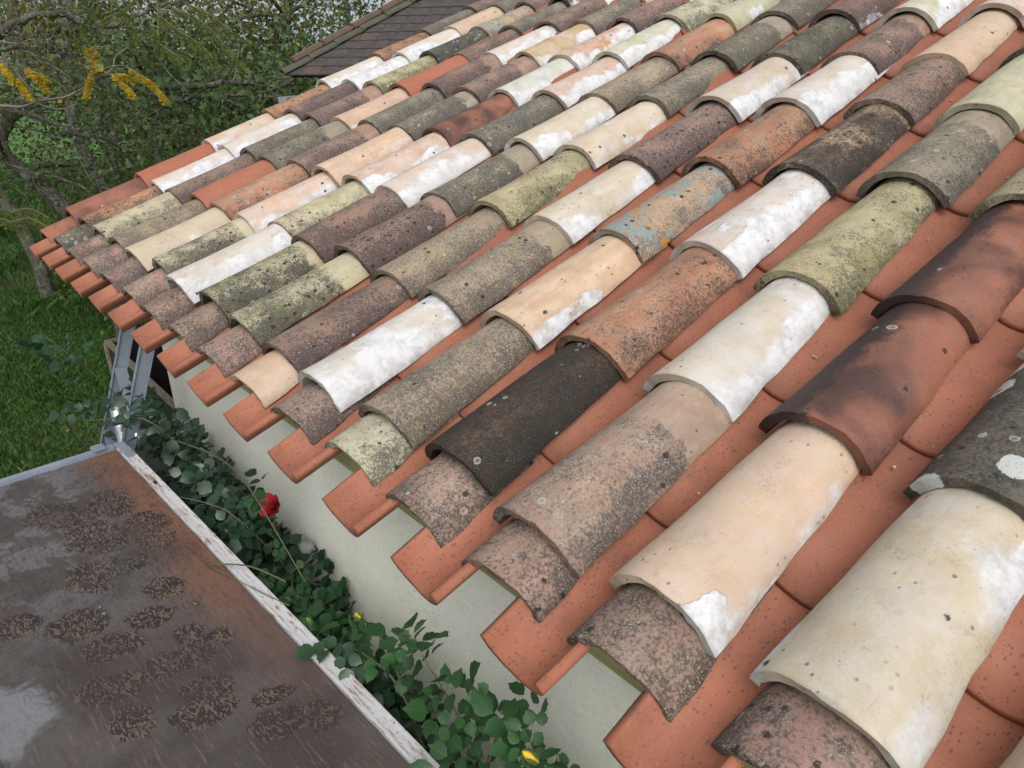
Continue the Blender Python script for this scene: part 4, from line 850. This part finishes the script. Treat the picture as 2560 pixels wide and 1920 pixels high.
def tree(name, label, group, trunks, branches, leafm, nleaf, lsize, depth=2, blen=1.1, nb=8, lspread=.16, cat='tree', zmin=.8, bmin=0):
    """trunks/branches: (points, r0, r1). The first trunk point is the foot."""
    foot = Vector(trunks[0][0][0]); root = empty(name, (foot.x, foot.y, foot.z)); tag(root, label, cat, group); inv = -foot; tips = []
    mt = MB(); mtw = MB()
    for pts, r0, r1 in trunks:
        sp = smooth_path(pts, 4); n = len(sp); mt.tube([p + Vector((random.gauss(0, .006), random.gauss(0, .006), 0)) for p in sp], [(r0 + (r1 - r0) * i / (n - 1)) * random.uniform(.94, 1.07) for i in range(n)], 9, False)
    mt.build('trunk', BARK, root, True, loc=inv)
    for pts, r0, r1 in branches:
        sp = smooth_path(pts, 4); n = len(sp); mb = MB(); mb.tube([p + Vector((random.gauss(0, .006), random.gauss(0, .006), random.gauss(0, .006))) for p in sp], [(r0 + (r1 - r0) * i / (n - 1)) * random.uniform(.85, 1.2) for i in range(n)], 7)
        mb.build('branch', BARK, root, True, loc=inv)
        for i in range(2, n, 3):
            sd_ = Vector((random.gauss(0, 1), random.gauss(0, 1), random.gauss(.2, .8))).normalized(); mtmp = MB()
            branch_set(mtw, mtw, sp[i], sd_, random.uniform(.25, .6), .007, 1, tips, .4)
    limbs = []
    for pts, r0, r1 in trunks:
        sp = smooth_path(pts, 4); n = len(sp)
        for _ in range(nb):
            i = random.randint(n // 3, n - 1)
            if sp[i].z < zmin: continue
            a = random.uniform(0, 6.28); d = Vector((math.cos(a), math.sin(a), random.uniform(-.1, .7)))
            limbs.append(MB())
            branch_set(limbs[-1], mtw, sp[i], d, blen * random.uniform(.6, 1.15), .030 * min(1, r0 / .08 + .2), depth, tips)
    for mbq in limbs:
        if mbq.v: mbq.build('limb', BARK, root, True, loc=inv)
    if mtw.v: mtw.build('twigs', TWIG, root, True, loc=inv)['kind'] = 'stuff'
    if tips and nleaf:
        T_ = np.array([tuple(p) for p, _ in tips]); k = rng.integers(0, len(T_), nleaf); cent = T_[k] + rng.normal(0, lspread, (nleaf, 3)) + np.array(tuple(inv))
        tone = rng.beta(2, 2.2, nleaf) * .7 + rng.uniform(0, .3, len(T_))[k]
        cr = ob('crown', quads_mesh('crown', leaf_cloud(cent, lsize), 4, LF, leafm, np.clip(tone, 0, 1)), root); cr['kind'] = 'stuff'
    return root, inv, tips
random.seed(4)
T1 = [(-11.302, 2.277, 4.122), (-11.157, 2.084, 3.594), (-11.006, 1.961, 3.157), (-10.898, 1.884, 2.861), (-10.709, 1.799, 2.414), (-10.488, 1.821, 2.066), (-10.283, 1.857, 1.768), (-10.074, 1.903, 1.474), (-9.9, 1.95, .8), (-9.85, 1.95, -.05)][::-1] + [(-11.4, 2.35, 5.0)]
T2 = [(-9.995, 2.939, 4.063), (-9.786, 2.813, 3.523), (-9.721, 2.697, 3.243), (-9.668, 2.566, 2.964), (-9.548, 2.515, 2.683), (-9.399, 2.392, 2.252), (-9.194, 2.277, 1.734), (-9.1, 2.25, .9), (-9.1, 2.25, -.05)][::-1] + [(-10.1, 3.05, 5.0)]
T2b = [(-9.35, 2.40, 2.30), (-9.319, 2.531, 2.56), (-9.333, 2.632, 2.73), (-9.28, 2.742, 2.797), (-9.21, 2.861, 2.85), (-9.119, 3.03, 2.937), (-9.0, 3.3, 3.05)]
T3 = [(-9.7, 1.3, 4.2), (-9.704, 1.236, 3.07), (-9.623, 1.088, 2.717), (-9.66, .964, 2.6), (-9.653, .842, 2.413), (-9.578, .838, 2.279), (-9.465, .887, 2.156), (-9.339, .975, 2.067), (-9.211, 1.045, 1.947), (-9.015, 1.146, 1.756), (-8.793, 1.252, 1.529), (-8.5, 1.35, .9), (-8.4, 1.35, -.05)][::-1]
T4 = [(-13.6, .95, 2.6), (-13.407, 1.074, 1.822), (-13.209, 1.072, 1.528), (-13.055, 1.11, 1.37), (-12.891, 1.154, 1.2), (-12.749, 1.209, 1.085), (-12.573, 1.217, .843), (-12.3, 1.25, .4), (-12.2, 1.25, -.05)][::-1]
T5 = [(-8.3, -.9, -.05), (-8.35, -.7, 1.2), (-8.5, -.2, 2.5), (-8.7, .0, 3.2), (-8.9, .1, 4.2)]
B1 = [(-8.6, .2, 2.9), (-7.894, .68, 3.335), (-7.907, .82, 3.412), (-7.937, .944, 3.494), (-7.918, 1.103, 3.545), (-7.882, 1.27, 3.577), (-7.883, 1.363, 3.565), (-7.879, 1.436, 3.517), (-7.825, 1.573, 3.474), (-7.804, 1.7, 3.474), (-7.801, 1.836, 3.518), (-7.792, 2.0, 3.592), (-7.781, 2.146, 3.638), (-7.747, 2.32, 3.683), (-7.657, 2.587, 3.766)]
B2 = [(-9.5, .9, 3.3), (-8.436, .945, 3.421), (-8.388, 1.085, 3.392), (-8.333, 1.217, 3.34), (-8.264, 1.346, 3.262), (-8.22, 1.456, 3.198), (-8.161, 1.585, 3.135)]
B3 = [(-8.9, .4, 3.0), (-8.211, .77, 3.271), (-8.245, .84, 3.283), (-8.25, .959, 3.318), (-8.19, 1.106, 3.279), (-8.145, 1.251, 3.263), (-8.139, 1.35, 3.248)]
B5 = [(-9.62, .9, 2.75), (-9.007, .827, 2.756), (-8.928, .991, 2.709), (-8.87, 1.124, 2.654), (-8.774, 1.282, 2.572), (-8.719, 1.392, 2.489), (-8.675, 1.527, 2.462), (-8.652, 1.639, 2.435), (-8.622, 1.725, 2.362), (-8.557, 1.85, 2.283)]
B6 = [(-9.3, 2.5, 2.9), (-8.2, 2.3, 2.92), (-7.279, 2.342, 2.96), (-7.281, 2.453, 2.977), (-7.225, 2.618, 2.972), (-7.162, 2.791, 2.967), (-7.135, 2.895, 2.924), (-7.131, 3.017, 2.944), (-7.155, 3.125, 2.995)]
B7 = [(-9.2, 2.3, 2.6), (-8.3, 2.2, 2.75), (-7.823, 2.282, 2.826), (-7.794, 2.425, 2.835), (-7.743, 2.583, 2.829), (-7.637, 2.812, 2.829), (-7.545, 2.997, 2.793), (-7.462, 3.253, 2.724)]
B8 = [(-10.1, 4.3, 0), (-10.12, 4.3, 1.5), (-10.1, 4.306, 3.169), (-10.098, 4.39, 3.437), (-10.064, 4.445, 3.606), (-10.045, 4.497, 3.796), (-9.951, 4.637, 3.983), (-9.9, 4.8, 5)]
G = 'lichened trees crowding behind the house'
tree('oak_tree', 'dark straight trunk standing behind the grey arching branches, furred with grey lichen', G, [(T1, .085, .055)], [], LO, 3600, .055, 2, 1.25, 13, .15)
tree('oak_tree', 'pale lichened trunk forking to the right, nearest to the corner of the tiled roof', G, [(T2, .075, .06)], [(T2b, .042, .026), (B6, .030, .020), (B7, .030, .018)], LG, 3900, .055, 2, 1.15, 12, .15)
tree('oak_tree', 'leaning mossy trunk with long grey arching branches, left of the dark straight trunk', G, [(T3, .10, .05)], [(B2, .018, .010), (B5, .035, .016)], LG, 3600, .05, 2, 1.0, 9, .14)
tree('oak_tree', 'tree at the left edge with two long grey lichened boughs crossing before the thicket', G, [(T5, .09, .05)], [(B1, .034, .014), (B3, .020, .012)], LO, 900, .05, 1, .8, 5, .14, zmin=2.6)
tree('oak_tree', 'short dark leaning trunk at the left edge above the lawn', G, [(T4, .10, .07)], [], LO, 500, .05, 1, .8, 4, .14, zmin=1.6)
tree('oak_tree', 'thin dark trunk seen against the sky glimpse behind the leafy branches', G, [(B8, .06, .05)], [], LO, 3200, .06, 2, 1.4, 12, .2)
k = 0
spec = [(-13.5, .1, 6.0, LO, 'olive and yellow tree at the far left edge behind the lawn'), (-13.4, 2.6, 6.5, LG, 'green leafy tree behind the dark straight trunk'), (-12.6, 4.4, 4.4, LO, 'yellowing tree deep in the thicket between the two lichened trunks'),
        (-11.8, 5.9, 6.4, LG, 'bright green tree behind the flat tile roof ridge'), (-10.2, 6.6, 6.5, LG, 'green tree rising directly above the hipped roof'), (-9.4, 3.6, 4.2, LG, 'bushy green small tree in front of the hipped roof corner'),
        (-18.5, .2, 6.5, LO, 'autumn yellow tree far back over the lawn'), (-16, 4.2, 4.6, LO, 'brown leaved tree far back in the thicket'),
        (-21, 4.6, 6, LG, 'distant green tree seen between trunks over the lawn')]
for (x, y, hgt, lm_, lab) in spec:
    gz = float(ground_h(np.array(x), np.array(y))); pts = [(x, y, gz - .05)]
    for i in range(1, 7): pts.append((x + random.gauss(0, .12) * i * .6, y + random.gauss(0, .12) * i * .6, gz + hgt * .72 * i / 6))
    tree('woodland_tree', lab, G, [(pts, .09, .03)], [], lm_, 6200, .080, 2, 1.9, 15, .24, zmin=1.9 if y < 2 else .6)
# undergrowth: low bushes along the far edge of the lawn
for (x, y, s_, lm_, lab) in [(-9.9, 2.3, .9, LG, 'dark green bush at the foot of the lichened trunks'), (-8.4, 2.2, .9, LG, 'leafy bush just past the roof edge'), (-11.4, 2.5, .8, LO, 'yellowish bush behind the leaning trunk'), (-7.9, 3.0, .9, LG, 'green bush under the hipped roof corner'),
                       (-11.6, 3.2, 1.2, LG, 'deep green bush in the shade of the thicket'), (-13.4, 3.6, 1.1, LO, 'ochre bush behind the lawn'), (-10.2, 3.0, 1.1, LG, 'ivy green bush between the two trunks'), (-9.3, 4.9, 1.3, LG, 'large green bush beside the outbuilding'), (-16.5, .2, 1.0, LO, 'straggling bush at the far left of the lawn')]:
    pts = [(x, y, -.05), (x, y, s_ * .6), (x + .05, y, s_ * 1.1)]
    tree('bush', lab, 'bushes below the thicket', [(pts, .03, .015)], [], lm_, 5200, .055, 2, s_ * 1.1, 14, .17, 'bush', 0)
# mimosa with hanging feathery fronds and a yellowing twig, its trunk left of the view
def frond(axis, n, length, matr, root, inv, name='frond', tone=(.1, .9), den=1.0):
    """bipinnate leaf: a curved rachis with comb-like side leaflets"""
    sp = smooth_path(axis, 4); mb = MB(); mb.tube(sp, [.0028] * len(sp), 4, False); st_ = mb.build(name, YTWIG, root, True, loc=inv)
    cs = []; ds = []
    for i in range(len(sp) - 1):
        for q in range(int(n)):
            c0 = sp[i].lerp(sp[i + 1], random.random()); t_ = (sp[i + 1] - sp[i]).normalized()
            sd_ = t_.cross(Vector((random.gauss(0, .5), random.gauss(0, .5), 1))).normalized() * random.choice((-1, 1)); pd = (t_ * .9 + sd_ * .75 + Vector((0, 0, -.75))).normalized(); Lp = length * random.uniform(.5, 1.1)
            for m_ in range(int(9 * den)):
                pc = c0 + pd * Lp * (m_ + .5) / (9 * den)
                for sgn in (-1, 1):
                    ld = (pd * .6 + pd.cross(Vector((random.gauss(0, .2), 0, 1))).normalized() * sgn).normalized(); cs.append(pc); ds.append(ld)
    cs = np.array([tuple(c) for c in cs]); ds = np.array([tuple(c) for c in ds]); n_ = len(cs); up_ = rng.normal(0, .4, (n_, 3)) + np.array([0, 0, 1.0]); s = np.cross(ds, up_); s /= np.linalg.norm(s, axis=1)[:, None]
    L_ = .016 * rng.uniform(.7, 1.3, n_)[:, None]; V = np.zeros((n_, 4, 3)); V[:, 0] = cs; V[:, 1] = cs + ds * L_ * .5 + s * L_ * .17; V[:, 2] = cs + ds * L_; V[:, 3] = cs + ds * L_ * .5 - s * L_ * .17
    o = ob('leaflets', quads_mesh('leaflets', V, 4, LF, matr, rng.uniform(tone[0], tone[1], n_)), st_); o['kind'] = 'stuff'
B4 = [(-6.3, -.55, 2.8), (-5.9, .1, 2.93), (-5.854, .385, 2.944), (-5.836, .5, 2.933), (-5.857, .593, 2.955), (-5.885, .669, 2.966), (-5.88, .785, 2.978), (-5.897, .898, 3.022), (-5.95, .963, 3.06), (-5.965, 1.079, 3.106), (-6.004, 1.17, 3.157), (-6.085, 1.226, 3.23), (-6.115, 1.337, 3.293)]
B4b = [(-5.377, 1.008, 3.173), (-5.418, 1.065, 3.178), (-5.447, 1.123, 3.164), (-5.433, 1.202, 3.107), (-5.447, 1.255, 3.061), (-5.426, 1.315, 2.964)]
dB = Vector((-5.98, 1.12, 3.13)) - Vector(B4b[0])
FY = [[(-5.309, 1.084, 3.167), (-5.228, 1.142, 3.113), (-5.178, 1.174, 3.071), (-5.094, 1.211, 2.981)], [(-5.367, .992, 3.132), (-5.308, 1.027, 3.081), (-5.235, 1.064, 3.01)], [(-5.459, .884, 3.134), (-5.451, .853, 3.077), (-5.439, .824, 3.015)], [(-5.421, .935, 3.143), (-5.471, .917, 3.203), (-5.504, .932, 3.283)],
      [(-5.887, .437, 3.224), (-5.837, .463, 3.175), (-5.787, .481, 3.115)], [(-5.734, .582, 3.171), (-5.673, .614, 3.112), (-5.615, .64, 3.049)], [(-5.761, .511, 3.114), (-5.725, .52, 3.066), (-5.678, .538, 3.01)], [(-5.349, 1.011, 3.129), (-5.315, 1.051, 3.129), (-5.273, 1.084, 3.104)], [(-5.747, .565, 3.169), (-5.703, .607, 3.153), (-5.651, .648, 3.124)]]
FG = [[(-5.963, 1.556, 3.497), (-5.832, 1.636, 3.387), (-5.71, 1.723, 3.305), (-5.58, 1.784, 3.169)], [(-5.924, 1.639, 3.549), (-5.764, 1.771, 3.466), (-5.596, 1.857, 3.302), (-5.475, 1.907, 3.167)], [(-6.171, 1.348, 3.554), (-6.079, 1.383, 3.446), (-6.006, 1.377, 3.311)], [(-5.983, 1.495, 3.444), (-5.901, 1.5, 3.309), (-5.751, 1.602, 3.199)],
      [(-6.275, 1.245, 3.583), (-6.287, 1.176, 3.503), (-6.289, 1.118, 3.424)], [(-5.856, 1.737, 3.574), (-5.715, 1.847, 3.491), (-5.557, 1.941, 3.355)], [(-6.113, 1.454, 3.606), (-6.162, 1.34, 3.527), (-6.225, 1.239, 3.489)], [(-6.226, .288, 2.117), (-6.144, .412, 2.155), (-6.017, .515, 2.086)], [(-6.277, .255, 2.158), (-6.211, .314, 2.13), (-6.132, .361, 2.061)]]
mroot = empty('mimosa_tree', (-6.6, -1.3, 0)); tag(mroot, 'mimosa with drooping feathery fronds and bright yellow leaf sprays in front of the thicket', 'tree'); minv = Vector((6.6, 1.3, 0))
mb = MB(); mb.tube(smooth_path([(-6.6, -1.3, -.05), (-6.6, -1.2, 1.5), (-6.4, -.8, 2.6), (-6.3, -.3, 3.4), (-6.2, .5, 4.0), (-6.1, 1.4, 4.0)], 4), [.06 - .0022 * i for i in range(21)], 9); mb.build('trunk', YTWIG, mroot, True, loc=minv)
def mbranch(pts, r0, r1, name='branch'):
    sp = smooth_path(pts, 4); n = len(sp); mb = MB(); mb.tube(sp, [r0 + (r1 - r0) * i / (n - 1) for i in range(n)], 6); mb.build(name, YTWIG, mroot, True, loc=minv)
mbranch(B4, .012, .0035); mbranch([(-5.965, 1.079, 3.106), (-5.7, 1.03, 3.15)] + B4b, .006, .002)
mbranch([(-5.857, .6, 2.955), (-5.80, .58, 3.03), (-5.92, .553, 3.12), (-6.03, .543, 3.183)], .005, .002); mbranch([(-5.857, .593, 2.955), (-5.70, .66, 2.92), (-5.644, .718, 2.917), (-5.677, .792, 2.934), (-5.731, .829, 2.933), (-5.736, .894, 2.887), (-5.732, .957, 2.825)], .005, .002)
for a_ in FY:
    frond(a_, 9, .055, LY, mroot, minv, tone=(.1, 1.0))
    mbranch([a_[0], tuple((Vector(a_[0]) + Vector((-5.93, .9, 3.03))) / 2 + Vector((0, 0, .02))), (-5.93, .85, 3.0)], .0022, .003)
for a_ in FG:
    frond(a_, 8, .10, LM, mroot, minv, tone=(.0, .8)); frond([tuple(Vector(q) + Vector((-.25, .05, .03))) for q in a_], 7, .10, LM, mroot, minv, tone=(.0, .7))
    mbranch([a_[0], tuple(Vector(a_[0]) + Vector((-.05, -.2, .35))), (-6.15, .9, 4.0)] if a_[0][2] > 3 else [a_[0], (-6.4, -.2, 2.0), (-6.5, -.9, 1.6)], .003, .006)
tag(None, None) if False else None
mb = MB(); mb.tube([(-6.912, 1.854, 3.90), (-6.912, 1.854, 3.59), (-6.917, 1.823, 3.407), (-6.918, 1.788, 3.212)], .006, 6); tag(mb.build('vine_stem', SEP, None, True), 'thin yellow green stem hanging straight down before the trees', 'vine')
# distant wooded hills, air haze painted in as a pale blue colour
hv = []; hf = []; nxh, nyh = 60, 8
for j in range(nyh):
    for i in range(nxh):
        a = math.radians(60 + i * 2.6); d = 420 + j * 70; h = (18 + 14 * math.sin(i * .31) + 8 * math.sin(i * .83 + 1)) * math.sin(math.pi * min(1, (j + .0) / 5) * .5) ** 1.2
        hv.append((-math.sin(a) * d, math.cos(a) * d, -12 + h * .55))
for j in range(nyh - 1):
    for i in range(nxh - 1): q = j * nxh + i; hf.append((q, q + nxh, q + nxh + 1, q + 1))
t = NT('hazed_wooded_hills', 1.0); P = t.tc.outputs['Object']; t.col(t.mix(t.ss(t.noise(P, .05, 6, .7), .4, .6), (0.16, 0.20, 0.23), (0.22, 0.26, 0.29))); tag(ob('hills', mesh('hills', hv, hf, t.m)), kind='structure')

# crumbs of lime and leaf scraps lying in the channels
r = random.Random(77); mb = MB()
for _ in range(22):
    k = r.choice((-1, 0, 0, 1, 1, 2, 3, 4)); v = r.uniform(.1, 2.2); x = panx(k, v) + r.uniform(-.03, .03); s_ = r.uniform(.001, .0035) * (1.6 if r.random() < .15 else 1)
    p_ = roof_pt(x, v, -.030 + abs(x - panx(k, v)) * .25); M4 = Matrix.Translation(p_) @ Matrix.Rotation(r.uniform(0, 6), 4, 'Z') @ Matrix.Rotation(TH, 4, 'X')
    mb.box(-s_, s_ * r.uniform(.5, 1), -s_ * .7, s_ * .6, -.001, s_ * .5, M4, b=s_ * .12)
cr_ = mb.build('mortar_crumbs', simple('lime_crumb', (0.48, 0.46, 0.42), .9, 0, .4, 200), roof); cr_['kind'] = 'stuff'
